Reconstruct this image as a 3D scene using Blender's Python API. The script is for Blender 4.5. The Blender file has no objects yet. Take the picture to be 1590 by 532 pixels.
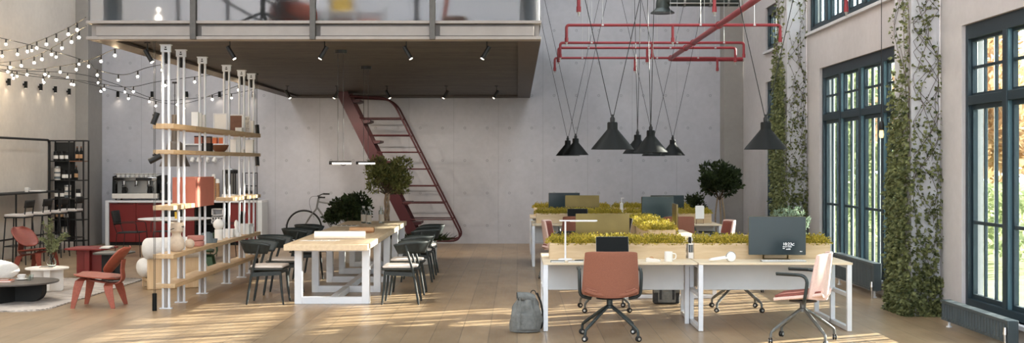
import bpy, bmesh, math, random
from mathutils import Vector, Matrix, Euler
PI = math.pi
rnd = random.Random(7)
scene = bpy.context.scene
COL = scene.collection
# ---- the camera of the photograph: level, 1.76 m high, slightly shifted; used to turn measurements into metres
S, VX, VY, EH = 1850.0, 803.0, 254.0, 1.76
def at(px, py, Y): return Vector(((px - VX) * Y / S, Y, EH - (py - VY) * Y / S))
def X(px, Y): return (px - VX) * Y / S
def Z(py, Y): return EH - (py - VY) * Y / S

# ------------------------------------------------------------------ mesh helper
class MB:
    def __init__(s): s.v = []; s.f = []
    def add(s, vs, fs, M=None):
        n = len(s.v)
        if M is not None: vs = [M @ Vector(v) for v in vs]
        s.v.extend([tuple(v) for v in vs]); s.f.extend([tuple(i + n for i in f) for f in fs]); return s
    def bx(s, x0, x1, y0, y1, z0, z1, M=None):
        return s.add([(x0,y0,z0),(x1,y0,z0),(x1,y1,z0),(x0,y1,z0),(x0,y0,z1),(x1,y0,z1),(x1,y1,z1),(x0,y1,z1)],
                     [(0,3,2,1),(4,5,6,7),(0,1,5,4),(1,2,6,5),(2,3,7,6),(3,0,4,7)], M)
    def box(s, c, d, rot=None):
        M = Matrix.Translation(c)
        if rot is not None: M = M @ Euler(rot).to_matrix().to_4x4()
        return s.bx(-d[0]/2, d[0]/2, -d[1]/2, d[1]/2, -d[2]/2, d[2]/2, M)
    def bar(s, p, q, w, h, up=(0,0,1)):
        """a rectangular bar from p to q, w across, h along up"""
        p, q = Vector(p), Vector(q); d = (q - p); L = d.length; d.normalize()
        u = Vector(up); a = d.cross(u)
        if a.length < 1e-5: a = d.cross(Vector((0,1,0)))
        a.normalize(); u = a.cross(d)
        vs = []
        for t in (p, q):
            for (i, j) in ((-1,-1),(1,-1),(1,1),(-1,1)): vs.append(t + a*(i*w/2) + u*(j*h/2))
        return s.add(vs, [(0,1,2,3),(7,6,5,4),(0,4,5,1),(1,5,6,2),(2,6,7,3),(3,7,4,0)])
    def tube(s, pts, r, n=8, closed=False, cap=True):
        P = [Vector(p) for p in pts]; m = len(P)
        R = r if isinstance(r, (list, tuple)) else [r]*m
        T = []
        for i in range(m):
            if closed: t = P[(i+1) % m] - P[i-1]
            else: t = P[min(i+1, m-1)] - P[max(i-1, 0)]
            T.append(t.normalized() if t.length > 1e-9 else Vector((0,0,1)))
        a = T[0].cross(Vector((0,0,1)))
        if a.length < 1e-3: a = T[0].cross(Vector((0,1,0)))
        a.normalize(); base = len(s.v)
        for i in range(m):
            a = (a - T[i]*a.dot(T[i]))
            if a.length < 1e-6: a = T[i].orthogonal()
            a.normalize(); b = T[i].cross(a)
            for k in range(n):
                w = 2*PI*k/n; s.v.append(tuple(P[i] + (a*math.cos(w) + b*math.sin(w))*R[i]))
        for i in range(m if closed else m-1):
            j = (i+1) % m
            for k in range(n):
                l = (k+1) % n
                s.f.append((base+i*n+k, base+i*n+l, base+j*n+l, base+j*n+k))
        if cap and not closed:
            s.f.append(tuple(base+k for k in reversed(range(n)))); s.f.append(tuple(base+(m-1)*n+k for k in range(n)))
        return s
    def cyl(s, p, q, r, r2=None, n=14): return s.tube([p, q], [r, r if r2 is None else r2], n)
    def lathe(s, prof, c=(0,0,0), n=28, M=None):
        T = Matrix.Translation(c)
        if M is not None: T = T @ M
        vs = []; fs = []; m = len(prof)
        for (r, z) in prof:
            for k in range(n): vs.append((max(r,1e-4)*math.cos(2*PI*k/n), max(r,1e-4)*math.sin(2*PI*k/n), z))
        for i in range(m-1):
            for k in range(n):
                l = (k+1) % n; fs.append((i*n+k, i*n+l, (i+1)*n+l, (i+1)*n+k))
        if prof[0][0] > 2e-4: fs.append(tuple(reversed(range(n))))
        if prof[-1][0] > 2e-4: fs.append(tuple((m-1)*n+k for k in range(n)))
        return s.add(vs, fs, T)
    def sphere(s, c, r, n=16, sq=1.0):
        m = max(6, n//2); return s.lathe([(r*math.sin(PI*i/m), -r*sq*math.cos(PI*i/m)) for i in range(m+1)], c, n)
    def prism(s, poly, z0, z1, M=None):
        n = len(poly)
        return s.add([(x,y,z0) for x,y in poly] + [(x,y,z1) for x,y in poly],
                     [tuple(reversed(range(n))), tuple(range(n,2*n))] + [(i,(i+1)%n,n+(i+1)%n,n+i) for i in range(n)], M)
    def grid(s, fn, nu, nv):
        """surface fn(u,v) with u,v in 0..1"""
        b = len(s.v)
        for j in range(nv+1):
            for i in range(nu+1): s.v.append(tuple(fn(i/nu, j/nv)))
        for j in range(nv):
            for i in range(nu):
                k = b + j*(nu+1) + i; s.f.append((k, k+1, k+nu+2, k+nu+1))
        return s
    def leaf(s, p, d, L, W, r=rnd):
        d = Vector(d).normalized()
        a = d.cross(Vector((r.uniform(-1,1), r.uniform(-1,1), r.uniform(-1,1))))
        if a.length < 1e-4: a = d.orthogonal()
        a.normalize(); u = a.cross(d)
        p = Vector(p); m = p + d*(L*.45) + u*(L*.10); b = len(s.v)
        s.v.extend([tuple(p), tuple(m + a*W/2), tuple(p + d*L), tuple(m - a*W/2)])
        s.f.append((b, b+1, b+2, b+3)); return s
    def build(s, name, mat, parent=None, bevel=0, seg=2, solid=0, sub=0, flat=False, loc=None, rot=None):
        me = bpy.data.meshes.new(name); me.from_pydata(s.v, [], s.f); me.update()
        if not flat:
            me.polygons.foreach_set('use_smooth', [True]*len(me.polygons)); me.set_sharp_from_angle(angle=math.radians(38))
        o = bpy.data.objects.new(name, me); COL.objects.link(o)
        if mat is not None: me.materials.append(mat)
        if parent is not None: o.parent = parent
        if loc is not None: o.location = loc
        if rot is not None: o.rotation_euler = rot
        if solid:
            m = o.modifiers.new('thickness', 'SOLIDIFY'); m.thickness = solid; m.offset = 0
        if sub:
            m = o.modifiers.new('smooth', 'SUBSURF'); m.levels = sub; m.render_levels = sub
        if bevel:
            m = o.modifiers.new('edges', 'BEVEL'); m.width = bevel; m.segments = seg; m.limit_method = 'ANGLE'; m.angle_limit = math.radians(40)
        return o
def rrect(w, d, r, n=5, cx=0, cy=0):
    out = []
    for (sx, sy, a0) in ((1,1,0),(-1,1,90),(-1,-1,180),(1,-1,270)):
        for i in range(n+1):
            a = math.radians(a0 + 90*i/n); out.append((cx + sx*(w/2-r) + r*math.cos(a), cy + sy*(d/2-r) + r*math.sin(a)))
    return out
def smooth_path(pts, n=8):
    P = [Vector(p) for p in pts]; out = []
    for i in range(len(P)-1):
        a, b, c, d = P[max(i-1,0)], P[i], P[i+1], P[min(i+2,len(P)-1)]
        for k in range(n):
            t = k/n
            out.append(.5*((2*b) + (c-a)*t + (2*a-5*b+4*c-d)*t*t + (3*b-a-3*c+d)*t*t*t))
    out.append(P[-1]); return out
def bent(pts, r, n=5):
    """polyline with rounded corners of radius r"""
    P = [Vector(p) for p in pts]; out = [P[0]]
    for i in range(1, len(P)-1):
        a, b = (P[i-1]-P[i]), (P[i+1]-P[i]); k = min(r, a.length*.49, b.length*.49); a.normalize(); b.normalize()
        for j in range(n+1):
            t = j/n; out.append(P[i] + a*k*(1-t)**2 + b*k*t*t)
    out.append(P[-1]); return out

# ------------------------------------------------------------------ scene helpers
def tag(o, label=None, cat=None, group=None, kind=None):
    if label: o['label'] = label
    if cat: o['category'] = cat
    if group: o['group'] = group
    if kind: o['kind'] = kind
    return o
def thing(name, label, cat, loc=(0,0,0), rotz=0, group=None):
    o = bpy.data.objects.new(name, None); COL.objects.link(o); o.empty_display_size = .1
    o.location = loc; o.rotation_euler = (0,0,rotz); return tag(o, label, cat, group)
def copy_tree(o, parent=None):
    c = o.copy(); COL.objects.link(c)
    if parent is not None: c.parent = parent
    for ch in list(o.children): copy_tree(ch, c)
    return c
def dup(root, loc, rotz=0, label=None, group=None, scale=None):
    r = copy_tree(root); r.location = loc; r.rotation_euler = (0,0,rotz)
    if scale: r.scale = (scale,)*3
    if label: r['label'] = label
    if group: r['group'] = group
    return r
def placer(proto):
    used = [False]
    def place(loc, rotz=0, label=None, group=None, scale=None):
        if used[0]: return dup(proto, loc, rotz, label, group, scale)
        used[0] = True; proto.location = loc; proto.rotation_euler = (0,0,rotz)
        if scale: proto.scale = (scale,)*3
        return tag(proto, label, None, group)
    return place
def paint(o, mat):
    """give a copied part its own colour"""
    o.data = o.data.copy(); o.data.materials.clear(); o.data.materials.append(mat)
def part(o, name):
    for c in o.children_recursive:
        if c.name.split('.')[0] == name: return c

# ------------------------------------------------------------------ materials
def lin(c):
    f = lambda v: (v/12.92 if v <= .04045 else ((v+.055)/1.055)**2.4)
    return tuple(f(x/255) for x in c[:3])
def mat(name, col, rough=.5, metal=0, var=.08, vs=6, bump=0, bs=80, stretch=(1,1,1), col2=None, emit=0, trans=0, ior=1.45, coat=0, alpha=1, spec=.5, detail=4, ecol=None):
    m = bpy.data.materials.new(name); m.use_nodes = True; nt = m.node_tree; N = nt.nodes; L = nt.links
    b = N['Principled BSDF']; c = lin(col)
    b.inputs['Roughness'].default_value = rough; b.inputs['Metallic'].default_value = metal
    b.inputs['Transmission Weight'].default_value = trans; b.inputs['IOR'].default_value = ior
    b.inputs['Coat Weight'].default_value = coat; b.inputs['Alpha'].default_value = alpha
    b.inputs['Specular IOR Level'].default_value = spec
    b.inputs['Base Color'].default_value = (*c, 1)
    if emit:
        b.inputs['Emission Color'].default_value = (*(lin(ecol) if ecol else c), 1); b.inputs['Emission Strength'].default_value = emit
    if var or bump:
        tc = N.new('ShaderNodeTexCoord'); mp = N.new('ShaderNodeMapping'); mp.inputs['Scale'].default_value = stretch
        L.new(tc.outputs['Object'], mp.inputs['Vector'])
    if var:
        n = N.new('ShaderNodeTexNoise'); n.inputs['Scale'].default_value = vs; n.inputs['Detail'].default_value = detail
        L.new(mp.outputs[0], n.inputs['Vector'])
        r = N.new('ShaderNodeValToRGB'); r.color_ramp.elements[0].position = .32; r.color_ramp.elements[1].position = .68
        c2 = lin(col2) if col2 else tuple(min(1, x*(1+var)) for x in c)
        c1 = c if col2 else tuple(x*(1-var) for x in c)
        r.color_ramp.elements[0].color = (*c1, 1); r.color_ramp.elements[1].color = (*c2, 1)
        L.new(n.outputs['Fac'], r.inputs['Fac']); L.new(r.outputs['Color'], b.inputs['Base Color'])
    if bump:
        n2 = N.new('ShaderNodeTexNoise'); n2.inputs['Scale'].default_value = bs; n2.inputs['Detail'].default_value = 3
        L.new(mp.outputs[0], n2.inputs['Vector'])
        bp = N.new('ShaderNodeBump'); bp.inputs['Strength'].default_value = bump; bp.inputs['Distance'].default_value = .01
        L.new(n2.outputs['Fac'], bp.inputs['Height']); L.new(bp.outputs[0], b.inputs['Normal'])
    return m
class G:
    """tiny node-graph builder for the big surfaces"""
    def __init__(s, name):
        s.m = bpy.data.materials.new(name); s.m.use_nodes = True; s.N = s.m.node_tree.nodes; s.L = s.m.node_tree.links; s.b = s.N['Principled BSDF']
    def n(s, t, **kw):
        o = s.N.new('ShaderNode'+t)
        for k, v in kw.items(): setattr(o, k, v)
        return o
    def inp(s, sock, v):
        if isinstance(v, bpy.types.NodeSocket): s.L.new(v, sock)
        else: sock.default_value = v
    def math(s, op, a, b=0, c=None):
        o = s.n('Math', operation=op); s.inp(o.inputs[0], a); s.inp(o.inputs[1], b)
        if c is not None: s.inp(o.inputs[2], c)
        return o.outputs[0]
    def noise(s, vec, scale, detail=4, rough=.5):
        o = s.n('TexNoise'); s.L.new(vec, o.inputs['Vector']); o.inputs['Scale'].default_value = scale; o.inputs['Detail'].default_value = detail; o.inputs['Roughness'].default_value = rough
        return o.outputs['Fac']
    def map(s, vec, sc=(1,1,1), loc=(0,0,0), rot=(0,0,0)):
        o = s.n('Mapping'); s.L.new(vec, o.inputs['Vector']); o.inputs['Scale'].default_value = sc; o.inputs['Location'].default_value = loc; o.inputs['Rotation'].default_value = rot
        return o.outputs[0]
    def ramp(s, fac, stops):
        o = s.n('ValToRGB'); s.L.new(fac, o.inputs['Fac']); e = o.color_ramp.elements
        while len(e) < len(stops): e.new(.5)
        for k, (p, c) in zip(e, stops): k.position = p; k.color = (*c, 1) if len(c) == 3 else c
        return o.outputs['Color']
    def mix(s, fac, a, b, mode='MIX'):
        o = s.n('MixRGB', blend_type=mode); s.inp(o.inputs[0], fac)
        for i, v in ((1,a),(2,b)):
            if isinstance(v, tuple): o.inputs[i].default_value = (*v, 1)
            else: s.L.new(v, o.inputs[i])
        return o.outputs[0]
    def bump(s, h, strength=.3, dist=.01):
        o = s.n('Bump'); o.inputs['Strength'].default_value = strength; o.inputs['Distance'].default_value = dist
        s.L.new(h, o.inputs['Height']); s.L.new(o.outputs[0], s.b.inputs['Normal'])
    def obj(s): return s.n('TexCoord').outputs['Object']
def wood(name, c1, c2, axis='y', rough=.5, sc=1.0):
    g = G(name); st = {'x':(1.2,14,14),'y':(14,1.2,14),'z':(14,14,1.2)}[axis]
    v = g.map(g.obj(), tuple(k*sc for k in st)); a = g.noise(v, 1.6, 5, .6); b = g.noise(v, 7, 3)
    f = g.math('ADD', g.math('MULTIPLY', a, .75), g.math('MULTIPLY', b, .25))
    g.L.new(g.ramp(f, [(.3, lin(c1)), (.7, lin(c2))]), g.b.inputs['Base Color'])
    g.b.inputs['Roughness'].default_value = rough; g.bump(f, .12, .004); return g.m
def concrete(name, c, plane='xz', ties=True, x0=0.569, warm=None):
    """cast concrete: cloudy tone, panel joints 0.985 m apart and tie holes"""
    g = G(name); o = g.obj(); sep = g.n('SeparateXYZ'); g.L.new(o, sep.inputs[0])
    u = sep.outputs['X'] if plane == 'xz' else sep.outputs['Y']; w = sep.outputs['Z']
    big = g.noise(o, .55, 5, .6); fine = g.noise(o, 9, 6, .65)
    L1 = lin(c); d = tuple(x*.84 for x in L1); h = tuple(min(1,x*1.10) for x in L1)
    col = g.ramp(big, [(.3, d), (.7, h)])
    col = g.mix(.22, col, g.ramp(fine, [(.35, tuple(x*.8 for x in L1)), (.65, h)]))
    if ties:
        um = g.math('PINGPONG', g.math('ADD', u, 40*.985 - x0), .4925)      # 0 at a joint, .4925 at a panel's middle
        joint = g.math('LESS_THAN', um, .005)
        du = g.math('ABSOLUTE', g.math('SUBTRACT', um, .246))
        wm = g.math('PINGPONG', g.math('ADD', w, 10*.7166 - 1.831), .3583)
        r = g.math('SQRT', g.math('ADD', g.math('MULTIPLY', du, du), g.math('MULTIPLY', wm, wm)))
        ring = g.math('LESS_THAN', g.math('ABSOLUTE', g.math('SUBTRACT', r, .022)), .008)
        hole = g.math('LESS_THAN', r, .022)
        col = g.mix(g.math('MULTIPLY', joint, .38), col, tuple(x*.45 for x in L1))
        col = g.mix(g.math('MULTIPLY', ring, .42), col, tuple(x*.30 for x in L1))
        hgt = g.math('SUBTRACT', g.math('MULTIPLY', fine, .06), g.math('MAXIMUM', g.math('MULTIPLY', hole, .9), g.math('MULTIPLY', joint, .5)))
        g.bump(hgt, .5, .012)
    else: g.bump(fine, .12, .01)
    g.L.new(col, g.b.inputs['Base Color']); g.b.inputs['Roughness'].default_value = .72; g.b.inputs['Specular IOR Level'].default_value = .3
    return g.m
def floor_mat():
    g = G('oak floor boards'); o = g.obj()
    v = g.map(o, (1,1,1), (.12,0,0), (0,0,PI/2))
    br = g.n('TexBrick'); g.L.new(v, br.inputs['Vector']); br.offset = .37; br.squash = 1
    for k, val in (('Scale',1),('Mortar Size',.004),('Mortar Smooth',.1),('Bias',0),('Brick Width',2.1),('Row Height',.29)): br.inputs[k].default_value = val
    br.inputs['Color1'].default_value = (*lin((168,148,122)),1); br.inputs['Color2'].default_value = (*lin((140,122,98)),1); br.inputs['Mortar'].default_value = (*lin((52,42,34)),1)
    gr = g.noise(g.map(o, (16,1.0,1)), 2.2, 6, .65); kn = g.noise(g.map(o, (2.2,.9,1)), 1.6, 4, .6)
    col = g.mix(.55, br.outputs['Color'], g.ramp(gr, [(.3, lin((116,98,76))), (.7, lin((192,174,148)))]), 'OVERLAY')
    col = g.mix(.35, col, g.ramp(kn, [(.32, lin((126,105,80))), (.62, lin((178,158,130)))]))
    g.L.new(col, g.b.inputs['Base Color'])
    g.L.new(g.ramp(gr, [(.2,(.26,)*3),(.8,(.42,)*3)]), g.b.inputs['Roughness']); g.b.inputs['Specular IOR Level'].default_value = .55
    g.bump(g.math('SUBTRACT', g.math('MULTIPLY', gr, .25), br.outputs['Fac']), .25, .006); return g.m
def leafy(name, c1, c2, vs=9, rough=.55, tl=.3):
    m = mat(name, c1, rough, var=.5, vs=vs, col2=c2, detail=3, spec=.3); nt = m.node_tree; b = nt.nodes['Principled BSDF']
    tr = nt.nodes.new('ShaderNodeBsdfTranslucent'); mx = nt.nodes.new('ShaderNodeMixShader'); mx.inputs[0].default_value = tl
    src = b.inputs['Base Color'].links[0].from_socket; nt.links.new(src, tr.inputs['Color'])
    out = nt.nodes['Material Output']; nt.links.new(b.outputs[0], mx.inputs[1]); nt.links.new(tr.outputs[0], mx.inputs[2]); nt.links.new(mx.outputs[0], out.inputs['Surface'])
    return m

M = {}
M['floor'] = floor_mat()
M['conc'] = concrete('cast concrete with tie holes', (182,182,188))
M['conc_side'] = concrete('smooth pale plaster wall', (214,206,196), 'yz', False)
M['conc_right'] = concrete('smooth pale grey wall', (190,186,186), 'yz', False)
M['conc_pillar'] = concrete('rough grey concrete pillar', (150,146,142), 'xz', False)
M['conc_white'] = concrete('pale painted pillar', (200,200,204), 'xz', False)
M['ceil'] = concrete('ceiling concrete', (190,190,190), 'xz', False)
M['steel_dark'] = mat('blue black window steel', (30,46,54), .45, .2, .06)
M['reveal'] = mat('daylit teal frame side', (74,102,112), .5, 0, .05)  # frame side tone with the daylight on it put into the colour
g = G('window glass'); g.N.remove(g.b); tr = g.n('BsdfTransparent'); gs = g.n('BsdfGlossy'); gs.inputs['Roughness'].default_value = .02; mx = g.n('MixShader'); fr = g.n('LayerWeight')
tr.inputs['Color'].default_value = (.93,.97,.98,1); g.inp(mx.inputs[0], g.math('ADD', g.math('MULTIPLY', g.math('POWER', fr.outputs['Facing'], 4), .35), .03)); g.L.new(tr.outputs[0], mx.inputs[1]); g.L.new(gs.outputs[0], mx.inputs[2]); g.L.new(mx.outputs[0], g.N['Material Output'].inputs['Surface']); M['glass'] = g.m
M['black'] = mat('black powder coat', (22,22,22), .5, .1, .05)
M['black_soft'] = mat('matt black', (28,28,27), .75, 0, .08)
M['lamp_black'] = mat('deep green black enamel', (11,14,13), .55, 0, .06, spec=.25)
M['lamp_in'] = mat('white enamel inside', (205,195,180), .5, 0, .03)
M['white'] = mat('white lacquer', (226,226,228), .4, 0, .03)
M['white_leg'] = mat('white steel', (218,222,228), .38, .1, .03)
M['offwhite'] = mat('off white plaster', (226,220,212), .6, 0, .05, bump=.05)
M['ceramic'] = mat('white ceramic', (236,234,230), .25, 0, .02)
M['oak'] = wood('pale oak', (196,172,138), (224,206,178), 'y', .5)
M['oak_x'] = wood('pale oak lengthwise', (186,158,120), (214,192,158), 'x', .5)
M['oak_desk'] = wood('light oak desk top', (208,188,156), (232,218,194), 'x', .5)
M['oak_end'] = wood('warm oak boards', (172,142,106), (206,178,140), 'y', .5)
M['birch'] = wood('birch ply', (212,178,134), (230,204,166), 'z', .5)
M['red_steel'] = mat('oxblood red steel', (60,12,18), .5, .1, .08)
M['red_pipe'] = mat('signal red pipe', (146,52,58), .45, .1, .06)
M['red_ply'] = mat('red stained plywood', (150,78,60), .5, 0, .12, 5, stretch=(1,8,8))
M['red_ply_dark'] = mat('dark red stained plywood', (128,62,50), .4, 0, .12, 5, stretch=(1,8,8))
M['red_table'] = mat('brick red lacquer', (122,40,36), .5, 0, .06)
M['red_door'] = mat('oxblood cabinet door', (116,32,30), .5, 0, .05)
M['terracotta'] = mat('terracotta lacquer', (166,96,78), .6, 0, .05)
M['fabric_orange'] = mat('terracotta wool fabric', (142,92,74), .9, 0, .12, 160, .35, 260)
M['fabric_pink'] = mat('pale pink shell fabric', (226,196,186), .85, 0, .10, 120, .25, 260)
M['fabric_red'] = mat('brick red pad fabric', (136,78,68), .9, 0, .14, 140, .3, 260)
M['green_ply'] = mat('dark green stained plywood', (54,86,56), .5, 0, .12, 5)
M['dining'] = wood('black green stained ash', (15,20,20), (36,46,46), 'x', .55)
M['cushion'] = mat('light grey seat cloth', (198,190,184), .9, 0, .1, 120, .2, 200)
M['boucle'] = mat('white boucle', (226,224,220), .95, 0, .07, 90, .5, 140)
M['moss'] = leafy('yellow green moss leaves', (104,106,34), (226,200,84), 45)
M['soil'] = mat('dark soil', (48,36,26), .95, 0, .3, 40, .5, 60)
M['leaf_dark'] = leafy('dark evergreen leaves', (30,40,24), (66,78,44), 8)
M['leaf_olive'] = leafy('olive leaves', (84,92,60), (146,150,110), 10)
M['leaf_tree'] = leafy('small tree leaves', (56,66,36), (150,150,88), 9)
M['leaf_silver'] = leafy('silvery green leaves', (96,118,96), (176,194,170), 8)
M['ivy'] = leafy('ivy leaves', (50,62,38), (146,150,100), 16)
M['bark'] = mat('pale twisted bark', (150,128,104), .8, 0, .2, 20, .3, 60)
M['bark_dark'] = mat('brown bark', (78,62,48), .85, 0, .2, 20, .3, 60)
M['screen'] = mat('dark teal screen glass', (40,54,58), .18, 0, 0, spec=.5)
M['screen_black'] = mat('black screen', (14,17,17), .5, 0, 0, spec=.15)
M['gold'] = mat('brushed bronze casing', (112,98,62), .38, .9, .15, 3)
M['alu'] = mat('silver metal', (190,190,188), .3, .8, .03)
M['chrome'] = mat('polished chrome', (200,200,200), .12, 1, 0)
M['chair_metal'] = mat('dark grey chair metal', (58,64,64), .4, .5, .04)
M['chair_metal_light'] = mat('mid grey chair metal', (104,106,104), .4, .5, .04)
M['grey_panel'] = mat('light grey panel', (204,208,212), .5, 0, .03)
M['paper'] = mat('white paper', (240,236,230), .8, 0, .03)
M['kraft'] = mat('kraft paper', (190,150,112), .8, 0, .06)
M['card_print'] = mat('printed sheet', (222,216,208), .7, 0, .4, 40, col2=(150,150,150))
M['clear'] = mat('clear glass', (240,248,246), .03, 0, 0, trans=1, ior=1.25)
M['pot'] = mat('white ribbed ceramic pot', (214,212,208), .6, 0, .06)
M['canvas'] = mat('grey canvas', (112,114,112), .9, 0, .14, 30, .4, 90)
M['canvas_dark'] = mat('charcoal canvas', (52,54,56), .9, 0, .14, 30, .4, 90)
M['beige'] = mat('sand beige ceramic', (198,182,164), .75, 0, .08, 20, .1)
M['pink_cer'] = mat('dusty pink ceramic', (178,122,112), .7, 0, .06)
M['bluegrey'] = mat('blue grey ceramic', (104,114,118), .7, 0, .06)
M['brown'] = mat('walnut brown', (112,74,52), .5, 0, .15, 10)
M['orange_box'] = mat('orange cardboard', (200,104,62), .7, 0, .05)
M['yellow'] = mat('mustard yellow card', (214,176,58), .7, 0, .05)
M['mez_board'] = None
M['steel_grey'] = mat('galvanised grey steel', (148,140,134), .5, .1, .06)
M['steel_post'] = mat('raw dark steel', (84,80,76), .5, .4, .12, 14)
M['brown_steel'] = mat('brown painted steel', (66,56,48), .55, .1, .1)
M['duct'] = mat('dark ventilation steel', (70,76,74), .42, .6, .06)
M['radiator'] = mat('slate grey enamel', (64,74,78), .45, .1, .05)
M['bulb'] = mat('warm glowing bulb', (255,244,224), .3, 0, 0, emit=300, ecol=(255,226,184))
M['tube'] = mat('glowing lamp tube', (255,250,240), .3, 0, 0, emit=1.6, ecol=(255,244,228))
M['lens'] = mat('glowing spot lens', (255,250,240), .3, 0, 0, emit=28, ecol=(255,240,216))
M['glow_amber'] = mat('glowing amber filament', (255,226,150), .3, 0, 0, emit=1.6, ecol=(255,214,140))
M['white_text'] = mat('white screen lettering', (245,245,245), .5, 0, 0, emit=.55)
M['blade'] = leafy('white translucent blind blades', (232,240,244), (244,248,250), 3, .6, .78)
M['grass'] = mat('lawn', (92,104,60), .9, 0, .35, 3, col2=(132,136,84))
M['out_leaf'] = leafy('garden leaves', (112,128,86), (182,190,146), 2, tl=.35)
M['out_leaf_warm'] = leafy('autumn garden leaves', (158,122,88), (206,176,136), 2, tl=.35)
g = G('dark wood wool board'); o_ = g.obj(); n1 = g.noise(g.map(o_, (2.2,16,16)), 2.0, 6, .7); n2 = g.noise(g.map(o_, (.8,4,4)), 1.2, 4)
g.L.new(g.ramp(g.math('ADD', g.math('MULTIPLY', n1, .7), g.math('MULTIPLY', n2, .3)), [(.38, lin((18,15,13))), (.62, lin((84,77,67)))]), g.b.inputs['Base Color'])
g.b.inputs['Roughness'].default_value = .6; g.bump(n1, .6, .012); M['mez_board'] = g.m
g = G('frosted balustrade glass'); g.b.inputs['Transmission Weight'].default_value = 1; g.b.inputs['Roughness'].default_value = .34; g.b.inputs['IOR'].default_value = 1.1
g.b.inputs['Base Color'].default_value = (1,1,1,1); M['frost'] = g.m
g = G('woven rug'); o_ = g.obj(); n1 = g.noise(g.map(o_, (1.0,9,1)), 3.0, 6, .75); n2 = g.noise(o_, 1.3, 3)
g.L.new(g.ramp(g.math('ADD', g.math('MULTIPLY', n1, .75), g.math('MULTIPLY', n2, .25)), [(.38, lin((104,96,90))), (.58, lin((216,208,200)))]), g.b.inputs['Base Color'])
g.b.inputs['Roughness'].default_value = .95; g.bump(g.noise(o_, 150, 2), .4, .01); M['rug'] = g.m
# ================================================================== THE ROOM
XL, XR, YB, H = -9.43, 4.9, 26.3, 7.6
Y0 = 1.0
def struct(o, label=None): o['kind'] = 'structure'; 
st = lambda o, label: tag(o, label, None, None, 'structure')
st(MB().bx(XL-.3, XR+.24, Y0-6, YB+.3, -.12, 0).build('floor', M['floor']), 'worn oak board floor of the whole hall')
st(MB().bx(XL-.3, XR+.24, YB, YB+.3, 0, H).build('wall_back', M['conc']), 'pale concrete back wall with tie holes')
st(MB().bx(XL-.3, XL, Y0, YB, 0, H).build('wall_left', M['conc_side']), 'smooth pale wall behind the bar counter')
ADDED_SKY = [(-8.6,-6.2),(-4.3,-1.9),(1.0,3.4)]  # unseen roof openings, added to bring more daylight into the hall
c = MB(); xs = [XL-.3] + [v for s_ in ADDED_SKY for v in s_] + [XR+.24]
for k in range(0, len(xs), 2): c.bx(xs[k], xs[k+1], Y0, YB+.3, H, H+.2)
for y0_, y1_ in ((Y0,2.0),(9.4,10.2),(17.4,18.2),(25.6,YB+.3)):
    for a_, b_ in ADDED_SKY: c.bx(a_, b_, y0_, y1_, H, H+.2)
st(c.build('ceiling', M['ceil']), 'high concrete ceiling of the hall with unseen roof openings added for daylight')
c = MB()  # unseen curbs added to keep the low sun out of the roof openings
for a_, b_ in ADDED_SKY:
    for y0_, y1_ in ((2.0,9.4),(10.2,17.4),(18.2,25.6)):
        c.bx(a_-.1, a_, y0_-.1, y1_+.1, H+.2, H+1.1).bx(b_, b_+.1, y0_-.1, y1_+.1, H+.2, H+1.1).bx(a_, b_, y0_-.1, y0_, H+.2, H+1.1).bx(a_, b_, y1_, y1_+.1, H+.2, H+1.1)
st(c.build('sun_curbs', M['ceil']), 'added upstands blocking low sun at the unseen roof openings')
LOW = [(8.85,13.13,.2,3.28), (15.05,19.3,.2,3.3), (21.65,23.5,.2,3.36)]
UP = [(8.6,13.2,3.95,6.3), (14.75,20.06,3.95,6.3), (21.65,23.5,3.96,4.82)]
w = MB(); TH = .24
ys = sorted({Y0, YB} | {v for o in LOW+UP for v in o[:2]})
for a, b in zip(ys, ys[1:]):
    mid = (a+b)/2; holes = sorted([(o[2], o[3]) for o in LOW+UP if o[0] <= mid <= o[1]]); z = 0
    for lo, hi in holes: w.bx(XR, XR+TH, a, b, z, lo); z = hi
    w.bx(XR, XR+TH, a, b, z, H)
st(w.build('wall_right', M['conc_right']), 'window wall of pale plaster')
# corner pillars and the two ivy pilasters
st(MB().bx(XL, -9.16, 25.44, YB, 0, H).build('pillar', M['conc_pillar'], bevel=.01), 'rough concrete corner pillar beside the kitchen counter')
st(MB().bx(4.478, XR, 25.8, YB, 0, H).build('pillar', M['conc_pillar'], bevel=.01), 'rough concrete corner pillar beside the windows')
PIL = [(13.8, 14.42), (20.15, 21.0)]
for i, (a, b) in enumerate(PIL):
    st(MB().bx(4.565, XR, a, b, 0, H).build('pillar', M['conc_white'], bevel=.006), ['painted pilaster between the two tall windows, overgrown with ivy', 'painted pilaster beyond the tall window, overgrown with ivy'][i])
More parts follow.
